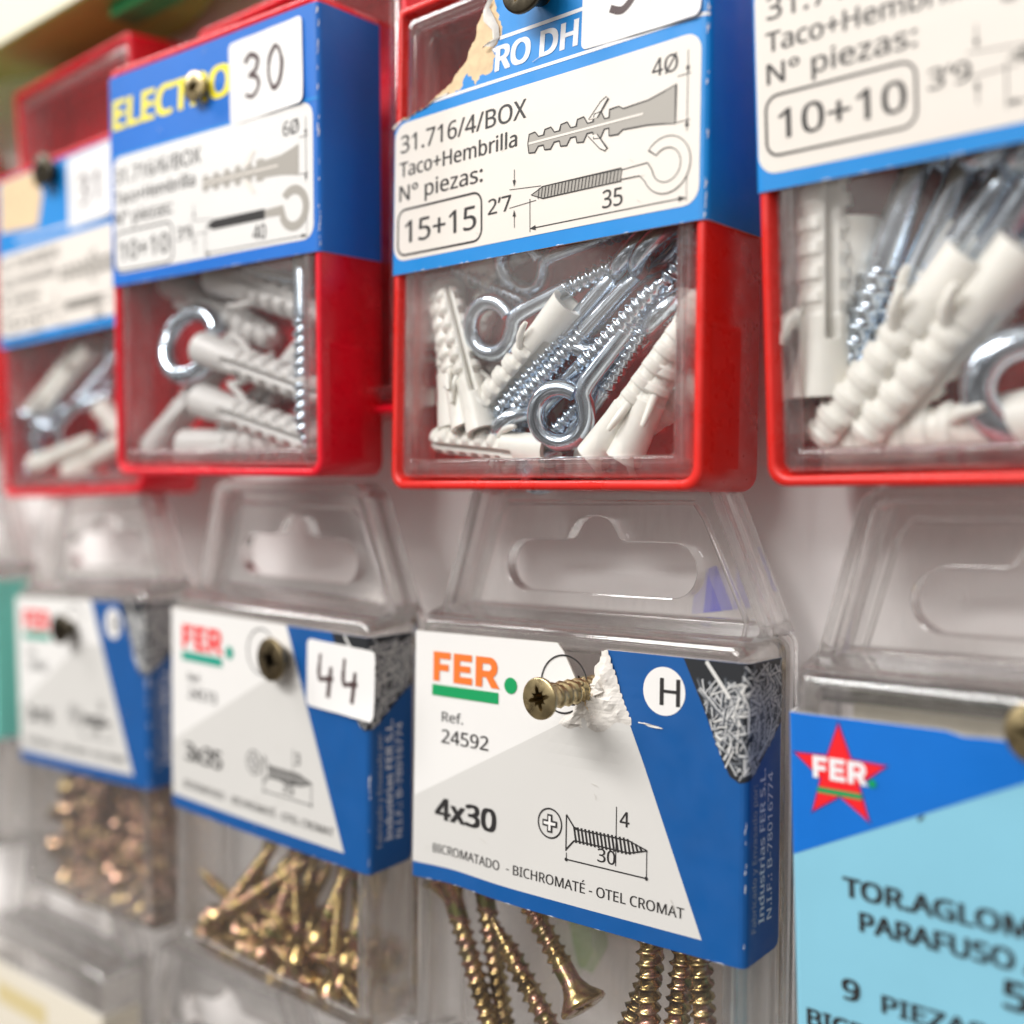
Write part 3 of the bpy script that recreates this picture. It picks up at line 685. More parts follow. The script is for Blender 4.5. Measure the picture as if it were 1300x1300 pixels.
def nail_photo(c, lay, seed, Wd=69.4):
    """the printed picture of a heap of nails at the sleeve's upper right corner"""
    P = [(50.6, 39.95), (Wd, 39.95), (Wd, 31.2), (66, 28.6), (62.2, 25.6), (60.6, 24.6), (59.2, 24.2), (57.8, 24.9), (56.6, 27.0), (53.9, 33.2)]
    c.poly(P, BLACKP, lay); r = random.Random(seed)
    def inside(x, z):
        k = False
        for i in range(len(P)):
            a, b = P[i], P[i - 1]
            if (a[1] > z) != (b[1] > z) and x < (b[0] - a[0]) * (z - a[1]) / (b[1] - a[1]) + a[0]: k = not k
        return k
    n_ = 950
    for i in range(n_):
        x, z = r.uniform(50.8, 69.2), r.uniform(24.4, 39.8); a = r.choice((35, -40, 70, 110, 15, 85)) + r.uniform(-22, 22); l = r.uniform(1.0, 3.0) if i % 3 else r.uniform(2.5, 5.5)
        if x < 60.3 and z > 36.2 - (x - 53) * -.12: continue
        if x >= 60.3 and z > 38.6: continue
        dx, dz = math.cos(R(a)) * l / 2, math.sin(R(a)) * l / 2
        if inside(x - dx, z - dz) and inside(x + dx, z + dz) and inside(x, z) and not (min(x - abs(dx), 60) < 60 < x + abs(dx) and i % 2):
            wd = r.uniform(.22, .5); t_ = i / n_; g = PH[0] if t_ < .25 else r.choice(PH[0:3]) if t_ < .6 else r.choice(PH[1:4]); ly = lay + .6 + 3.0 * t_
            c.line([(x - dx, z - dz), (x + dx, z + dz)], wd, g, ly)
            nx_, nz_ = -math.sin(R(a)) * wd * .28, math.cos(R(a)) * wd * .28
            c.line([(x - dx * .96 + nx_, z - dz * .96 + nz_), (x + dx * .9 + nx_, z + dz * .9 + nz_)], wd * .26, PH[3] if t_ > .4 else PH[1], ly + .12)
            c.line([(x - dx * .96 - nx_ * 1.5, z - dz * .96 - nz_ * 1.5), (x + dx * .9 - nx_ * 1.5, z + dz * .9 - nz_ * 1.5)], wd * .3, PH[0], ly + .12)
    c.line([(54.2, 39.8), (57.8, 35.2)], .55, PH[3], lay + 4)
def fer_sleeve(parent, fr, torn=False, size='4x30', ref='24592', d='4', l='30', H=True, seed=1):
    c = Card()
    top = [(W + 9.4, 40), (38, 40), (35.4, 34.6), (34.2, 33.4), (33.4, 34.0), (30.4, 39.0), (29.2, 40.3)] if torn else [(W + 9.4, 40)]
    base = [(-9, 0), (W, 0), (W + 8.2, .5), (W + 9.1, .9), (W + 9.4, 1.8)] + top + [(-9, 40)]
    c.base(base, PAPER, .3, WHTEAR)
    c.poly([(0, 13), (33, 30.0), (42.2, 30.0), (53.9, 2.4), (0, 2.4)], LGREY, 1)
    c.poly([(38, 40), (W + 9.4, 40), (W + 9.4, 1.8), (W + 9.1, .9), (W + 8.2, .5), (W, 0), (-9, 0), (-9, 2.4), (53.9, 2.4)], COBALT, 1)
    nail_photo(c, 2, seed)
    block_fer(c, 4.4, 32.35, 4.7, 13.9, ORANGE if torn else REDINK, 2)
    c.rect(4.2, 30.0, 18.1, 31.75, GREEN if torn else TEAL_INK, 2); c.circle(20.5, 33.1, 1.25, GREEN if torn else TEAL_INK, 2)
    c.text('Ref.', 6.4, 26.0, 1.55, INK, 2, 4.5, 0)
    c.text(ref, 6.4, 22.6, 2.15, INK, 2, 9.8, .004)
    c.text(size, 5.4, 10.3, 3.35, INK, 2, 12.5, .022)
    screw_drawing(c, 2)
    c.text(d, 40.7, 15.4, 2.1, INK, 2, None, .006); c.text(l, 37.0, 9.7, 1.9, INK, 2, 3.0, .006)
    c.text('BICROMATADO', 4.9, 4.6, 1.45, INK, 2, 13.9, .006); c.text('- BICHROMATÉ - OTEL CROMAT', 20.2, 4.6, 1.45, INK, 2, 31.0, .006)
    if H:
        c.circle(47.6, 35.1, 3.35, PAPER, 2); c.text('H', 47.0, 33.2, 3.7, INK, 3, 3.1, .004)
    c.ring(30.6, 34.4, 4.2, .26, INK, 2, 15, 300)
    worn(c, 0, 24, len(size) * 7 + seed, 9); tx = W
    c.text('Fabricado y Envasado por:', tx + 2.6, 4.2, 1.15, PH[2], 2, 19.5, 0, 90)
    c.text('Industrias FER S.L.', tx + 4.9, 5.0, 1.5, WHITEINK, 2, 20.5, .014, 90)
    c.text('N.I.F.: B-78016774', tx + 7.1, 5.0, 1.4, WHITEINK, 2, 19.8, .004, 90)
    def bulge(x, z):
        b = .0; dz = 0
        if 0 < x < W:
            b = .35 * math.sin(math.pi * x / W) * (1 - z / 50)
            if torn:
                b += .75 * math.exp(-((x - 35) / 7) ** 2 - ((z - 29.5) / 4) ** 2)
                dz = .55 * math.exp(-((x - 9) / 7) ** 2) * max(0, 1 - z / 12)
        return b, dz
    o = c.build('paper_sleeve', W, parent, bulge=bulge, lift=.25, step=1.6 if torn else 4.0)
    return o
TEAL_INK = mat('teal_ink', lin('#0f9c86'), .5)
fer_sleeve(f2, FF['F2'], True)
fer_sleeve(f1, FF['F1'], False, '3x35', '24573', '3', '35', False, 5)
fer_sleeve(f0, FF['F0'], False, '3x16', '24565', '3', '16', True, 7)
sticker(f1, 44.2, 26.6, 18.0, 11.8, '44', -1.4, dig_h=7.0, dx=3.2, dz=2.6, gap=6.4, thick=.85, lift=1.0)
# white torn flaps round the screw that pierces the sleeve
mb = MB()
def flap(pts, seed, amp=.35):
    r = random.Random(seed); cx = sum(p[0] for p in pts) / len(pts); cz = sum(p[2] for p in pts) / len(pts); cy_ = sum(p[1] for p in pts) / len(pts)
    n = len(pts); V = [Vector(p) for p in pts]; M_ = [(V[i] + V[(i + 1) % n]) / 2 + Vector((r.uniform(-.3, .3), r.uniform(-amp, amp), r.uniform(-.3, .3))) for i in range(n)]
    Q = []
    for i in range(n): Q += [V[i], M_[i]]
    I = [q * .5 + Vector((cx, cy_, cz)) * .5 + Vector((0, r.uniform(-amp, amp), 0)) for q in Q]
    c_ = Vector((cx, cy_ - amp * .5, cz)); k = len(Q)
    mb.add(Q + I + [c_], [(i, (i + 1) % k, k + (i + 1) % k, k + i) for i in range(k)] + [(k + i, k + (i + 1) % k, 2 * k) for i in range(k)], 0, False)
from mathutils import noise as MN
def in_poly(x, z, P):
    k = False
    for i in range(len(P)):
        a, b = P[i], P[i - 1]
        if (a[1] > z) != (b[1] > z) and x < (b[0] - a[0]) * (z - a[1]) / (b[1] - a[1]) + a[0]: k = not k
    return k
PT = [(33.6, 34.0), (35.4, 34.9), (36.2, 36.2), (35.9, 37.4), (36.9, 38.2), (37.3, 39.9), (38.3, 40.1), (39.9, 36.6), (40.7, 34.2), (41.7, 32.0), (42.6, 30.6), (42.4, 29.7), (40.4, 29.6), (38.5, 28.0), (35, 27.4), (31.0, 27.6), (29.2, 28.2), (30.2, 29.6), (32.0, 31.4), (32.8, 33.0)]
def edge_d(x, z):
    p = Vector((x, z)); return min(((p - Vector(PT[i - 1])) - (Vector(PT[i]) - Vector(PT[i - 1])) * max(0, min(1, (p - Vector(PT[i - 1])).dot(Vector(PT[i]) - Vector(PT[i - 1])) / (Vector(PT[i]) - Vector(PT[i - 1])).length_squared))).length for i in range(len(PT)))
idx = {}; V = []; F = []; st = .40
nx, nz = int(21 / st), int(15 / st)
def vert(i, j):
    if (i, j) not in idx:
        x, z = 26.5 + i * st, 26.2 + j * st
        if not in_poly(x, z, PT):
            p = Vector((x, z)); best = None
            for q in range(len(PT)):
                a, b = Vector(PT[q - 1]), Vector(PT[q]); g = a + (b - a) * max(0, min(1, (p - a).dot(b - a) / (b - a).length_squared))
                if best is None or (g - p).length < (best - p).length: best = g
            x, z = best
        d = edge_d(x, z); msk = min(1, d / 1.6)
        c1 = MN.noise((x * .42, z * .55, 3.1)); c2 = MN.noise((x * .9, z * 1.3, 7.7)); rid = 1 - abs(c1) * 2.4; rd2 = 1 - abs(c2) * 2.2
        a_ = math.atan2(z - 33.6, x - 34.6); fold = 1 - abs(math.sin(a_ * 3.5 + .6))
        h = .62 * msk * (.15 + .55 * rid + .15 * rd2 + .8 * fold) + .30 * math.exp(-((x - 35) / 6.5) ** 2 - ((z - 29.8) / 2.6) ** 2) * min(1, d / .8 + .3)
        x += .12 * MN.noise((x * 3, z * 3, 1)); z += .12 * MN.noise((x * 3, z * 3, 5))
        idx[(i, j)] = len(V); V.append((x, -.62 - max(0, h), z))
    return idx[(i, j)]
for i in range(nx):
    for j in range(nz):
        if in_poly(26.5 + (i + .5) * st, 26.2 + (j + .5) * st, PT): F.append((vert(i, j), vert(i + 1, j), vert(i + 1, j + 1), vert(i, j + 1)))
F = [t_ for q_ in F for t_ in ((q_[0], q_[1], q_[2]), (q_[0], q_[2], q_[3]))]
mb = MB(); mb.add(V, F, 0, False)
flap([(42.6, -.5, 30.55), (44.6, -.6, 30.45), (46.8, -.62, 30.2), (47.6, -.55, 29.95), (45.2, -.55, 30.0)], 9, .08)
flap([(35.0, -1.0, 34.6), (37.4, -1.9, 35.6), (38.2, -1.3, 34.2), (36.6, -1.8, 33.4)], 8, .2)
mb.build('torn_flap', WHTEAR, f2)
mb = MB(); r_ = random.Random(11)
for k in range(34):
    a = r_.uniform(0, 6.28); q = r_.uniform(.4, 1.9); p = Vector((34.6 + q * math.cos(a), r_.uniform(-1.6, -.4), 33.6 + q * math.sin(a)))
    mb.add([p, p + Vector((r_.uniform(-1, 1), r_.uniform(-1.2, .2), r_.uniform(-1, 1))), p + Vector((r_.uniform(-.6, .6), r_.uniform(-.5, .5), r_.uniform(-.9, .9)))], [(0, 1, 2)], k % 2, False)
mb.build('torn_fibre', [mat('dirty_paper', lin('#2c241d'), .8), TORN], f2)

# sleeve with the star
c = Card(); Ht = 40.0
c.base([(-9, -34), (W + 9, -34), (W + 9, 40), (24.8, 40.0), (22, 39.8), (20, 40.2), (0, 40.0), (-9, 40)], PALEBLUE, .3, PAPER)
c.poly([(-9, 19), (0, 21.8), (28.2, 35.3), (38, 40.0), (24.8, 40.0), (22, 39.8), (20, 40.2), (0, 40.0), (-9, 40)], BRIGHT, 1)
def star(cx, cz, ro, ri, m, lay):
    P = [(cx + (ro if k % 2 == 0 else ri) * math.cos(R(90 + 36 * k)), cz + (ro if k % 2 == 0 else ri) * math.sin(R(90 + 36 * k))) for k in range(10)]; c.poly(P, m, lay)
star(6.7, 33.0, 6.75, 2.85, PURPLE, 2); star(6.7, 33.0, 6.2, 2.6, REDINK, 3)
block_fer(c, 3.2, 32.2, 2.75, 7.2, WHITEINK, 4); c.rect(3.7, 30.4, 9.6, 31.1, GREEN, 4); c.circle(10.95, 32.6, .5, GREEN, 4)
c.text('TOR.AGLOMERADO', 6.9, 18.1, 2.3, INK, 2, 35, .022); c.text('PARAFUSO AGLOM.', 9.0, 14.2, 2.3, INK, 2, 33, .022)
c.text('5x40', 26.0, 9.7, 3.2, INK, 2, 11.5, .03)
c.text('9', 6.5, 5.2, 2.5, INK, 2, 2.1, .02); c.text('PIEZAS', 11.6, 4.9, 2.1, INK, 2, 12.2, .018)
c.text('BICROMATADO', 1.6, .3, 2.2, INK, 2, 26, .018)
c.poly([(16.6, 29.0), (17.2, 29.7), (17.0, 29.9), (16.4, 29.3)], INK, 2)
c.build('paper_sleeve', W, f3, bulge=lambda x, z: (.25 * math.sin(math.pi * min(1, max(0, x / W))) + .45 * math.exp(-((x - 26) / 5) ** 2 - ((z - 40) / 5) ** 2), 0), lift=.25, step=1.8)
# inner card lip seen above the pale blue sleeve
mb = MB(); loft(mb, [[(x, 3.2, 36), (x, 3.6, 36), (x, 3.6, 43.2), (x, 3.2, 43.2)] for x in (7.0, 50.0)], True, True, 0, False); mb.build('inner_card', mat('grey_board', lin('#b9b4a8'), .6, noise=.05), f3)
mb = MB(); loft(mb, [[(x, 2.2, 43.6 - abs(x - 12) * .05), (x, 3.4, 43.6 - abs(x - 12) * .05), (x, 3.4, 44.1), (x, 2.2, 44.1)] for x in (2.6, 6, 20, 34)], True, True, 0, False); mb.build('dark_strip', mat('dark_gap', lin('#3c4242'), .6), f3)  # dark strip along the gap above the sleeve
# teal sleeve
c = Card(); c.base([(-9, 0), (W + 9, 0), (W + 9, 40), (-9, 40)], TEAL, .3, PAPER); c.rect(4, 6, 40, 34, PAPER, 1); c.build('paper_sleeve', W, ft, lift=.25)

# ------------------------------------------------------------------ hardware: eye bolt, wall plug, countersunk screw
def helix(mb, x0, x1, rc, ro, pitch, nth=14, per=8, tip=0.0, mi=0, sharp=1.0):
    n = max(8, int((x1 - x0) / pitch * per)); V, F = [], []
    for i in range(n + 1):
        x = x0 + (x1 - x0) * i / n
        tp = 1.0
        if tip and x > x1 - tip: tp = max(.06, (x1 - x) / tip)
        for k in range(nth):
            th = 2 * math.pi * k / nth; ph = ((x / pitch) - k / nth) % 1.0
            rid = max(0.0, 1 - abs(ph - .5) / .30) ** sharp
            r = (rc + (ro - rc) * rid) * (tp ** .8)
            V.append((x, r * math.cos(th), r * math.sin(th)))
    for i in range(n):
        for k in range(nth):
            j = (k + 1) % nth; F.append((i * nth + k, (i + 1) * nth + k, (i + 1) * nth + j, i * nth + j))
    mb.add(V, F, mi, True); mb.add(V[:nth], [tuple(range(nth))], mi, False); mb.add(V[-nth:], [tuple(range(nth))[::-1]], mi, False)
def make_eye_bolt(L, ring, wire, m, label, frame, p0, p1, spin, group=None, open_=6):
    t = thing('eye_bolt', aim(frame, p0, p1, spin), label, 'eye bolt', group); t['room'] = (L, wire * 1.2, 1.9, 58.1, 1.9, 75)
    mb = MB(); P = [(ring * math.cos(R(a)), 0, ring * math.sin(R(a))) for a in range(open_, 322, 8)]
    P += [(ring * .98, 0, -ring * .42), (ring * 1.12, 0, -ring * .18), (ring * 1.38, 0, -.04 * ring), (ring * 1.75, 0, 0), (ring * 2.1, 0, 0)]
    tube(mb, P, wire, 14); mb.build('eye', m, t)
    mb = MB(); tube(mb, [(ring * 2.05, 0, 0), (L * .46, 0, 0)], wire, 14)
    helix(mb, L * .44, L, wire * .80, wire * 1.14, wire * 1.05, 14, 8, wire * 2.6); mb.build('threaded_shank', m, t)
    return t
def make_plug(L, r, m, label, frame, p0, p1, spin, group=None, rib=.74):
    """wall plug: flared hollow collar at x=0, split and ribbed body, two spreading barbs"""
    t = thing('wall_plug', aim(frame, p0, p1, spin), label, 'wall plug', group); t['room'] = (L, r * 1.0, 1.9, 58.1, 1.9, 75)
    nx, nth = 120, 48; V, F = [], []
    for i in range(nx + 1):
        x = L * i / nx; u = i / nx
        for k in range(nth):
            th = 2 * math.pi * k / nth; q = r * (1.12 - .16 * min(1, u / .25)) * (1 if u < .93 else 1 - (u - .93) * 4.0)
            if u > .36:
                ph = ((u - .36) / .64 * 6) % 1.0; side = min(1.0, max(0.0, (abs(math.cos(th)) - .42) / .12))
                q *= (rib if ph < .46 else 1.06 - .10 * (ph - .46)) * side + (.90) * (1 - side)
            s_ = abs(math.sin(th))
            if u > .25 and s_ > .972: q *= .18                         # the split
            V.append((x, q * math.cos(th), q * math.sin(th)))
    for i in range(nx):
        for k in range(nth):
            j = (k + 1) % nth; F.append((i * nth + k, (i + 1) * nth + k, (i + 1) * nth + j, i * nth + j))
    mb = MB(); mb.add(V, F, 0, True); mb.add(V[-nth:], [tuple(range(nth))[::-1]], 0, False)
    ring = lambda x, q: [Vector((x, q * math.cos(2 * math.pi * k / nth), q * math.sin(2 * math.pi * k / nth))) for k in range(nth)]
    loft(mb, [ring(0, r * 1.12), ring(0, r * .78), ring(L * .24, r * .62), ring(L * .3, r * .15)], False, True)
    mb.build('plug_body', m, t)
    for s_ in (1, -1):
        mb = MB(); tube(mb, [(L * .40, s_ * r * .75, 0), (L * .335, s_ * r * 1.25, 0), (L * .27, s_ * r * 1.5, 0), (L * .235, s_ * r * 1.55, 0)], [r * .26, r * .25, r * .2, r * .14], 8)
        mb.build('barb', m, t)
    return t
def make_screw(L, r, hr, m, label, frame, p0, p1, spin=0, group=None, name='wood_screw', pitch=None, plain=.12):
    """countersunk cross recess screw: head at x=0, tip at x=L"""
    t = thing(name, aim(frame, p0, p1, spin), label, 'screw', group); nth = 32; t['room'] = (L, r, 1.6, 58.4, -60, 60)
    def star(x, k): return [Vector((x, q * math.cos(a), q * math.sin(a))) for a, q in ((2 * math.pi * i / nth, hr * k * (.20 + .42 * abs(math.cos(2 * math.pi * i / nth * 2)) ** 5 + .24 * abs(math.sin(2 * math.pi * i / nth * 2)) ** 10)) for i in range(nth))]
    def ring(x, q): return [Vector((x, q * math.cos(2 * math.pi * i / nth), q * math.sin(2 * math.pi * i / nth))) for i in range(nth)]
    mb = MB(); loft(mb, [star(hr * .62, .45), star(hr * .05, 1.0), star(0, 1.06)], True, False, 1, False)
    loft(mb, [star(0, 1.06), ring(0, hr * .93), ring(hr * .05, hr), ring(hr * .16, hr), ring(hr * .62, hr * .62), ring(hr * .95, r * .86), ring(hr * 1.1, r * .80)], False, False, 0)
    mb.build('head', m if isinstance(m, (list, tuple)) else [m, m], t)
    mb = MB(); tube(mb, [(hr * .9, 0, 0), (L * plain + hr, 0, 0)], r * .80, 12)
    helix(mb, L * plain + hr * .8, L, r * .66, r * 1.0, pitch or r * .85, 12, 8, r * 2.6, sharp=1.2); mb.build('threaded_shank', m[0] if isinstance(m, (list, tuple)) else m, t)
    return t

# ---- middle red box: plugs and eye bolts, placed against what the photo shows
fr = FB['B2']; A = fr.at
g_b = 'zinc eye bolts in the 15+15 box'; g_p = 'white wall plugs in the 15+15 box'
def bolts(fr, proto, rows, group):
    for pa, pb, ya, yb, spin, label in rows:
        copy_thing(proto, aim(fr, *inside(fr.at(*pa, ya), fr.at(*pb, yb), proto), spin), label, group)
def inside(p, q, proto, pad=None):
    """slide and turn a thing (length L, half width r) until both its ends lie within the tray"""
    L, r, x0, x1, z0, z1 = proto['room']; d = (q - p).normalized()
    for _ in range(30):
        e_ = p + d * L; s_ = Vector((0, 0, 0))
        for v in (p, e_):
            s_.x += max(0, x0 + r - v.x) - max(0, v.x - x1 + r); s_.z += max(0, z0 + r - v.z) - max(0, v.z - z1 + r)
            s_.y += max(0, 1.5 + min(r, 4) * .9 - v.y) - max(0, v.y - 12.6 + min(r, 4) * .9)
        p = p + s_ * .5; e2 = e_ + s_ * .5
        for v, sg in ((p, 0), (e2, 1)):
            v.x = min(x1 - r, max(x0 + r, v.x)); v.z = min(z1 - r, max(z0 + r, v.z)); v.y = min(12.6 - min(r, 4) * .9, max(1.5 + min(r, 4) * .9, v.y))
        d = (e2 - p).normalized()
    return p, p + d * L
EB = make_eye_bolt(35, 4.0, 1.35, ZINC, 'zinc eye bolt with round eye facing out, left in the 15+15 box', fr, A(624, 416, 4.6), A(850, 300, 6.5), 12, g_b)
bolts(fr, EB, [
    ((838, 318), (604, 572), 7.2, 3.6, 82, 'zinc eye bolt crossing the middle of the 15+15 box, thread at lower left'),
    ((664, 545), (872, 322), 7.4, 3.2, 75, 'zinc eye bolt in the 15+15 box with its bright thread at the upper right'),
    ((728, 527), (878, 352), 3.6, 6.5, 20, 'zinc eye bolt with its eye at the bottom centre of the 15+15 box'),
    ((664, 338), (860, 268), 8.5, 8.0, 30, 'zinc eye bolt whose eye peeps out below the 15+15 sleeve edge'),
    ((752, 430), (545, 330), 9.5, 8.5, 60, 'zinc eye bolt with its thread at the upper left of the 15+15 box'),
    ((850, 420), (712, 580), 9.0, 8.6, 70, 'zinc eye bolt hidden behind the open eye at the bottom of the 15+15 box'),
    ((806, 318), (596, 566), 7.2, 4.4, 62, 'zinc eye bolt just left of the crossing bolt in the 15+15 box'),
    ((700, 600), (858, 360), 9.0, 5.6, 88, 'zinc eye bolt with long bright thread right of middle in the 15+15 box'),
    ((800, 345), (660, 540), 9.6, 9.4, 40, 'zinc eye bolt lying deep at the upper right of the 15+15 box'),
    ((690, 470), (880, 395), 10.5, 10.0, 80, 'zinc eye bolt deepest in the 15+15 box, mostly covered'),
], g_b)
PG = make_plug(25, 2.35, PLUG, 'white wall plug, open collar up, in the middle of the 15+15 box', fr, A(722, 384, 4.6), A(610, 520, 4.6), 20, g_p)
bolts(fr, PG, [
    ((613, 548), (568, 368), 3.6, 4.6, 135, 'white wall plug standing upright with a long split, left in the 15+15 box'),
    ((580, 545), (545, 408), 3.0, 5.6, 15, 'white wall plug with square ribs at the left side of the 15+15 box'),
    ((552, 545), (528, 425), 5.5, 6.8, 30, 'white wall plug pressed against the left wall of the 15+15 box'),
    ((700, 572), (545, 556), 4.6, 4.6, 58, 'white wall plug lying flat on the bottom of the 15+15 box'),
    ((752, 580), (888, 398), 2.9, 4.2, 25, 'white wall plug slanting at the right side of the 15+15 box'),
    ((806, 592), (898, 430), 2.8, 4.8, 40, 'white wall plug in the lower right corner of the 15+15 box'),
    ((640, 590), (560, 480), 8.0, 8.6, 25, 'white wall plug behind the bottom one in the 15+15 box'),
    ((745, 590), (850, 520), 9.4, 9.4, 35, 'white wall plug far back at the lower right of the 15+15 box'),
    ((540, 520), (600, 380), 9.6, 9.8, 15, 'white wall plug far back behind the left ones in the 15+15 box'),
    ((600, 350), (690, 300), 10.2, 10.2, 50, 'white wall plug far back just under the sleeve of the 15+15 box'),
    ((560, 360), (572, 470), 9.0, 9.0, 60, 'white wall plug in the upper left corner of the 15+15 box'),
    ((660, 520), (560, 470), 10.0, 10.0, 50, 'white wall plug far back in the 15+15 box'),
], g_p)

# ---- nearest red box (right)
fr = FB['B3']; A = fr.at; g_b = 'large zinc eye bolts in the nearest red box'; g_p = 'white wall plugs in the nearest red box'
E3 = make_eye_bolt(44, 5.2, 2.05, ZINC, 'large zinc eye bolt, eye at the right picture edge, in the nearest red box', fr, A(1305, 492, 5.0), A(1420, 260, 6), 25, g_b)
bolts(fr, E3, [
    ((1178, 190), (1098, 440), 8.5, 7.5, 20, 'leftmost dark thread standing behind the plugs in the nearest red box'),
    ((1298, 160), (1100, 430), 7.0, 7.5, 60, 'thick zinc thread slanting behind the paired plugs in the nearest red box'),
    ((1360, 170), (1205, 420), 5.5, 8.0, 40, 'zinc eye bolt slanting at the upper right of the nearest red box'),
    ((1250, 180), (1140, 420), 9.0, 9.4, 30, 'grey thread between the two thickest in the nearest red box'),
    ((1420, 250), (1260, 470), 8.5, 9.0, 60, 'zinc thread behind the eye at the right in the nearest red box'),
    ((1225, 215), (1330, 420), 9.8, 9.8, 10, 'zinc eye bolt deepest in the nearest red box'),
], g_b)
P3 = make_plug(28.5, 3.4, PLUG, 'white wall plug standing upside down at the left wall of the nearest red box', fr, A(1046, 505, 5.2), A(1046, 212, 6.2), 135, g_p, .87)
bolts(fr, P3, [
    ((1205, 385), (1058, 592), 2.9, 3.8, 30, 'slanting white wall plug, left one of a pair in the nearest red box'),
    ((1300, 365), (1135, 600), 3.0, 3.6, 25, 'slanting white wall plug, right one of a pair in the nearest red box'),
    ((1240, 300), (1150, 420), 10.0, 10.0, 40, 'white wall plug deep behind the thick threads in the nearest red box'),
    ((1090, 380), (1080, 580), 9.8, 9.8, 40, 'white wall plug deep behind the upright one in the nearest red box'),
    ((1330, 570), (1200, 592), 6.0, 6.5, 20, 'white wall plug lying on the bottom of the nearest red box'),
], g_p)

# ---- red box with the 30 sticker
fr = FB['B1']; A = fr.at; g_b = 'zinc eye bolts in the box with sticker 30'; g_p = 'grey wall plugs in the box with sticker 30'
E1 = make_eye_bolt(42, 6.2, 1.75, ZINC, 'zinc eye bolt with a large eye, left in the box with sticker 30', fr, A(243, 437, 4.2), A(462, 505, 8.0), -18, g_b, 40)
for (pa, pb, ya, yb, spin, label) in [
    ((384, 262), (386, 470), 5.4, 3.4, 5, 'upright zinc thread at the right wall of the box with sticker 30'),
    ((250, 330), (400, 362), 9.5, 8.5, 85, 'zinc eye bolt just below the sleeve of the box with sticker 30')]:
    copy_thing(E1, aim(fr, fr.at(*pa, ya), fr.at(*pb, yb), spin), label, g_b)
P1 = make_plug(34, 2.9, GREYPLUG, 'grey wall plug with dark split, upper of two in the box with sticker 30', fr, A(258, 443, 3.6), A(416, 500, 4.4), 97, g_p)
bolts(fr, P1, [
    ((252, 508), (418, 566), 3.4, 4.0, 97, 'grey wall plug with a dark split, lower of two in the box with sticker 30'),
    ((290, 350), (430, 388), 7.4, 7.0, 60, 'grey wall plug lying below the sleeve edge of the box with sticker 30'),
    ((188, 588), (262, 490), 5.4, 8.2, 30, 'grey wall plug in the lower left corner of the box with sticker 30'),
    ((238, 566), (372, 560), 4.6, 7.2, 20, 'grey wall plug lying on the bottom of the box with sticker 30'),
    ((210, 360), (320, 420), 10.0, 10.0, 30, 'grey wall plug deep behind the large eye of the box with sticker 30'),
    ((400, 440), (290, 560), 10.0, 10.0, 60, 'grey wall plug deep at the right of the box with sticker 30'),
    ((300, 575), (400, 560), 8.6, 9.0, 20, 'grey wall plug lowest at the right of the box with sticker 30'),
], g_p)

# ---- far left red box, all out of focus
fr = FB['B0']; A = fr.at
bolts(fr, EB, [
    ((60, 560), (150, 450), 4, 7, 30, 'blurred zinc eye bolt in the far left red box'), ((40, 540), (140, 500), 6, 6, 50, 'blurred zinc eye bolt in the far left red box'),
    ((100, 470), (60, 560), 8, 5, 20, 'blurred zinc eye bolt in the far left red box'), ((130, 600), (140, 470), 8, 8, 20, 'blurred zinc eye bolt in the far left red box')], 'blurred eye bolts in the far left red box')
bolts(fr, PG, [
    ((45, 590), (120, 560), 3.4, 4, 40, 'blurred white wall plug in the far left red box'), ((30, 530), (85, 460), 5, 8, 30, 'blurred white wall plug in the far left red box'),
    ((90, 600), (135, 575), 5, 5, 60, 'blurred white wall plug in the far left red box'), ((150, 560), (180, 600), 5, 6, 10, 'blurred white wall plug in the far left red box'),
    ((120, 440), (90, 480), 6, 6, 10, 'blurred white wall plug in the far left red box')], 'blurred wall plugs in the far left red box')

# ---- sharp clear box: yellow chromated screws
fr = FF['F2']; A = fr.at; g_s = 'yellow chromated screws in the 4x30 box'
S2 = make_screw(30, 2.0, 3.7, CHROM, 'yellow screw with its round head in the middle of the 4x30 box', fr, A(742, 1279, 4.0), A(632, 1070, 7.0), 10, g_s)
bolts(fr, S2, [
    ((567, 1112), (648, 1390), 4.0, 4.5, 0, 'yellow screw at the left of the 4x30 box with its head just under the sleeve'),
    ((610, 1098), (652, 1380), 7.5, 7.0, 15, 'dark yellow screw close behind the left one in the 4x30 box'),
    ((748, 1395), (628, 1172), 3.6, 5.5, 40, 'yellow screw whose thin tip ends between two others in the 4x30 box'),
    ((818, 1420), (824, 1150), 2.9, 3.4, 40, 'thick yellow thread standing right of centre in the 4x30 box'),
    ((758, 1410), (852, 1170), 6.5, 7.0, 20, 'yellow thread slanting behind the thick one in the 4x30 box'),
    ((846, 1430), (872, 1165), 5.0, 5.8, 20, 'yellow thread left of two at the right wall of the 4x30 box'),
    ((900, 1430), (884, 1165), 3.0, 3.4, 60, 'yellow thread right of two at the right wall of the 4x30 box'),
], g_s)

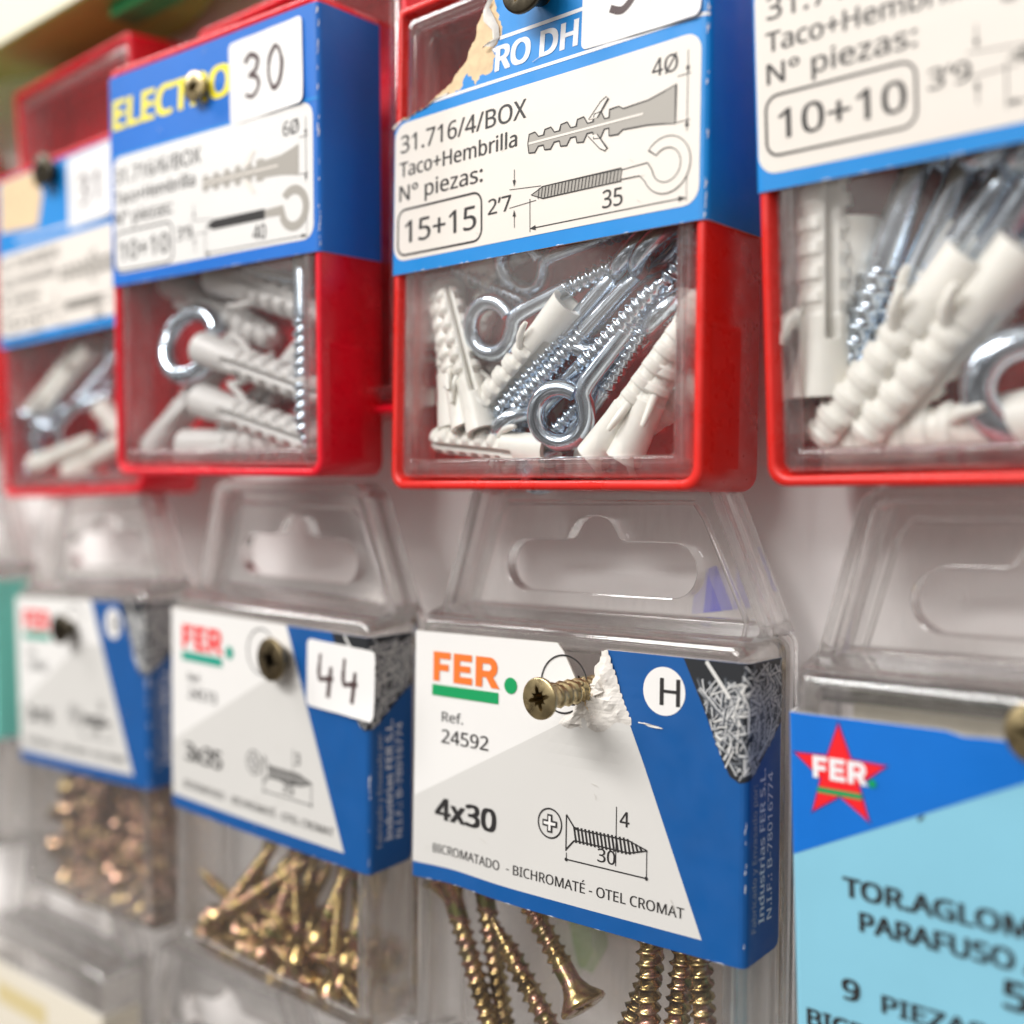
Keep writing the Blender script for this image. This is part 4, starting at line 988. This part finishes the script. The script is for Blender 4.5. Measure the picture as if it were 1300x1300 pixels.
# ---- clear box with the 44 sticker: a fan of thin screws over a heap
fr = FF['F1']; A = fr.at; g_s = 'thin yellow screws in the clear box with sticker 44'
S1 = make_screw(32, 1.35, 2.75, CHROM, 'thin yellow screw leftmost in the fan in the box with sticker 44', fr, A(268, 1172, 3.0), A(396, 1085, 6.0), 0, g_s, plain=.10)
fan = [((262, 1186), (372, 1040), 2), ((283, 1195), (402, 1050), 3), ((304, 1199), (410, 1040), 4), ((335, 1213), (395, 1040), 5), ((361, 1239), (412, 1040), 6),
       ((392, 1259), (400, 1040), 7), ((404, 1194), (462, 1050), 8), ((448, 1224), (500, 1050), 9), ((322, 1178), (430, 1040), 10), ((420, 1262), (440, 1050), 11), ((300, 1216), (350, 1040), 12),
       ((345, 1240), (436, 1060), 13), ((380, 1222), (372, 1040), 14), ((435, 1250), (478, 1060), 15), ((456, 1272), (452, 1060), 16), ((275, 1165), (440, 1060), 17)]
bolts(fr, S1, [(a, b, (3.0, 5.2, 7.4)[i % 3], (5.5, 7.2, 8.8)[i % 3], 20 * i, 'thin yellow screw leaning in the fan in the box with sticker 44') for i, (a, b, s_) in enumerate(fan)], g_s)
S1['label'] = 'thin yellow screw leaning in the fan in the box with sticker 44'
rnd = random.Random(21)
def heap(fr, proto, n, x0, x1, z0, z1, L, label, group, seed, tilt=40):
    r = random.Random(seed)
    for k in range(n):
        u = k / n; x = r.uniform(x0, x1); z = z0 + (z1 - z0) * u * r.uniform(.6, 1.0); y = r.uniform(3.2, 10.0)
        a = R(r.uniform(-tilt, tilt) + (180 if r.random() < .5 else 0)); b = R(r.uniform(-16, 16))
        d = Vector((math.cos(a) * math.cos(b), math.sin(b), math.sin(a))) * L / 2; c_ = Vector((x, y, z))
        p, q = c_ - d, c_ + d
        for v in (p, q): v.x = min(53.5, max(5.0, v.x)); v.y = min(10.2, max(3.4, v.y)); v.z = max(z0 - .5, v.z)
        d = (q - p).normalized(); c_ = (p + q) / 2; p = c_ - d * L / 2; q = c_ + d * L / 2; v_ = max(0, 4.5 - min(p.x, q.x)) - max(0, max(p.x, q.x) - 55.5); p.x += v_; q.x += v_; v_ = max(0, z0 - min(p.z, q.z)); p.z += v_; q.z += v_
        copy_thing(proto, aim(fr, p, q, r.uniform(0, 180)), label, group)
heap(fr, S1, 30, 16, 44, -26, -20, 32, 'thin yellow screw in the heap under the fan in the box with sticker 44', 'heaped screws in the box with sticker 44', 5, 28)
S0 = make_screw(16, 1.4, 2.8, COPPER, 'blurred short yellow screw in the clear box left of sticker 44', FF['F0'], (18, 3, -6), (31, 4, -1), 0, 'blurred screws in the clear box left of sticker 44', plain=.1)
S0['label'] = 'blurred short yellow screw in the clear box left of sticker 44'
heap(FF['F0'], S0, 120, 13, 54, -30, -1, 16, 'blurred short yellow screw in the clear box left of sticker 44', 'blurred screws in the clear box left of sticker 44', 8, 80)

# ------------------------------------------------------------------ screws in the wall that carry the boxes
DKHEAD = mat('blackened_steel', (.10, .085, .06, 1), .38, metal=1, noise=.3, nscale=400, bump=.1)
def hook(fr, x, z, out, label, hr=3.1, L=26, tiltx=0, tiltz=0, m=None):
    return make_screw(L, 2.0, hr, m or [BRASS, DARKB], label, fr, (x, -out, z), (x + tiltx, L - out, z + tiltz), 18, 'screws in the wall that carry the boxes', 'hanging_screw', pitch=1.9, plain=.02)
hook(FF['F2'], 34.0, 33.8, 11.0, 'brass cross slot screw sticking out of the torn sleeve of the 4x30 box', 2.95, tiltx=.6, tiltz=.4)
hook(FF['F1'], 37.0, 34.0, 3.4, 'dull screw head beside the price sticker 44', 3.9, m=[mat('brown_brass', (.24, .19, .11, 1), .34, metal=1, noise=.2, nscale=400, bump=.08), DKHEAD])
hook(FF['F0'], 29.5, 33.5, 4.0, 'dark blurred screw head on the white sleeve left of the price sticker 44 box', 3.4, m=[DKHEAD, DKHEAD])
hook(FB['B1'], 29.6, 68.6, 2.2, 'dull screw head over the yellow lettering of the box with sticker 30', 2.7)
hook(FB['B2'], 32.2, 71.2, 5.0, 'dark screw at the top picture edge above the torn 15+15 sleeve', 4.0, m=[DKHEAD, BRASS])
hook(FB['B0'], 26.5, 74.0, 3.0, 'dark blurred screw on the far left red box', 3.8, m=[DKHEAD, DKHEAD])
hook(FF['F3'], 30.4, 41.4, 2.5, 'brown screw at the right picture edge above the pale blue sleeve', 3.4)

# ------------------------------------------------------------------ next row down, and the green carton top left
lo = []
for k, (x, z, lab, card_, ink) in enumerate(((-297, -153, 'blurred clear box with cream and yellow sleeve in the bottom left corner', mat('beige_card', lin('#e4dccb'), .55), YELLOW), (-229, -163, 'blurred clear box below the price sticker 44 box', PAPER, COBALT))):
    q = clear_box(Frame(x, 127.5, z, 0, 0, -1.5), lab, BZ0, BZ1, 'clear boxes of the lowest row')
    c = Card(); c.base([(-9, 4), (W + 9, 4), (W + 9, 34), (-9, 34)], card_, .3, PAPER); c.rect(8, 24, 34, 29, mat('ochre_ink', lin('#d8c795'), .5), 1); c.rect(8, 8, 40, 16, PALEGREY, 1)
    c.build('paper_sleeve', W, q, lift=.25)
def wall_patch(name, P, m, label):
    mb = MB(); q = [px_at(x, y, WALL_Y - .25) + Vector((0, 0, Z0)) for x, y in P]
    mb.add(q + [p + Vector((0, .15, 0)) for p in q], [tuple(range(len(q)))[::-1]] + [(i, (i + 1) % len(q), len(q) + (i + 1) % len(q), len(q) + i) for i in range(len(q))], 0, False)
    tag(mb.build(name, m), label, 'colour patch')
def px_at(px, py, Y):
    d = fwd * F_PX + rt * (px - 650) + up * (650 - py); return d * (Y / d.y)
wall_patch('colour_patch', [(899, 722), (909, 718), (930, 774), (893, 778)], mat('violet_blue_glare', lin('#5a5cf0'), .5), 'violet blue glare, a painted patch on the wall seen through the clear hang tab')  # glare on the clear tab, painted as a coloured patch on the wall
wall_patch('colour_patch', [(722, 1170), (740, 1140), (768, 1170), (772, 1200), (752, 1236), (734, 1226)], mat('flat_green', lin('#9cc47a'), .5), 'small green patch on the wall behind the yellow screws')  # plain green patch on the wall
t = thing('carton', Frame(0, 0, 0).mtx(), 'blurred green carton with cream front in the upper left corner', 'carton')
def px_at(px, py, Y):
    d = fwd * F_PX + rt * (px - 650) + up * (650 - py); return d * (Y / d.y)
Zc = 106.0; mb = MB()
q = [(-400, 126), (-150, 126), (-236, 151), (-262, 151), (-300, 137), (-400, 131)]
loft(mb, [[(x, y, Zc) for x, y in q], [(x, y, Zc + 60) for x, y in q]], True, True, 0, False)
mb.build('carton_body', mat('olive_card', lin('#9fc05e'), .6, noise=.12, nscale=60), t)
mb = MB(); loft(mb, [[(x, y, z) for x, z in ((-400, Zc + .4), (-150, Zc + .4), (-150, Zc + 59), (-400, Zc + 59))] for y in (125.9, 125.6)], True, True, 0, False)
mb.build('front_label', mat('cream_print', lin('#efe9cf'), .6), t)
a_, b_ = px_at(150, 26, 133), px_at(216, 10, 133)
mb = MB(); loft(mb, [[(x, y, z) for x, z in ((a_.x, a_.z), (b_.x, a_.z), (b_.x, a_.z + 30), (a_.x, a_.z + 30))] for y in (131, 137)], True, True, 0, False)
mb.build('green_panel', mat('leaf_green_card', lin('#2fa35f'), .5), t)
for o in bpy.data.objects:
    if 'room' in o: del o['room']
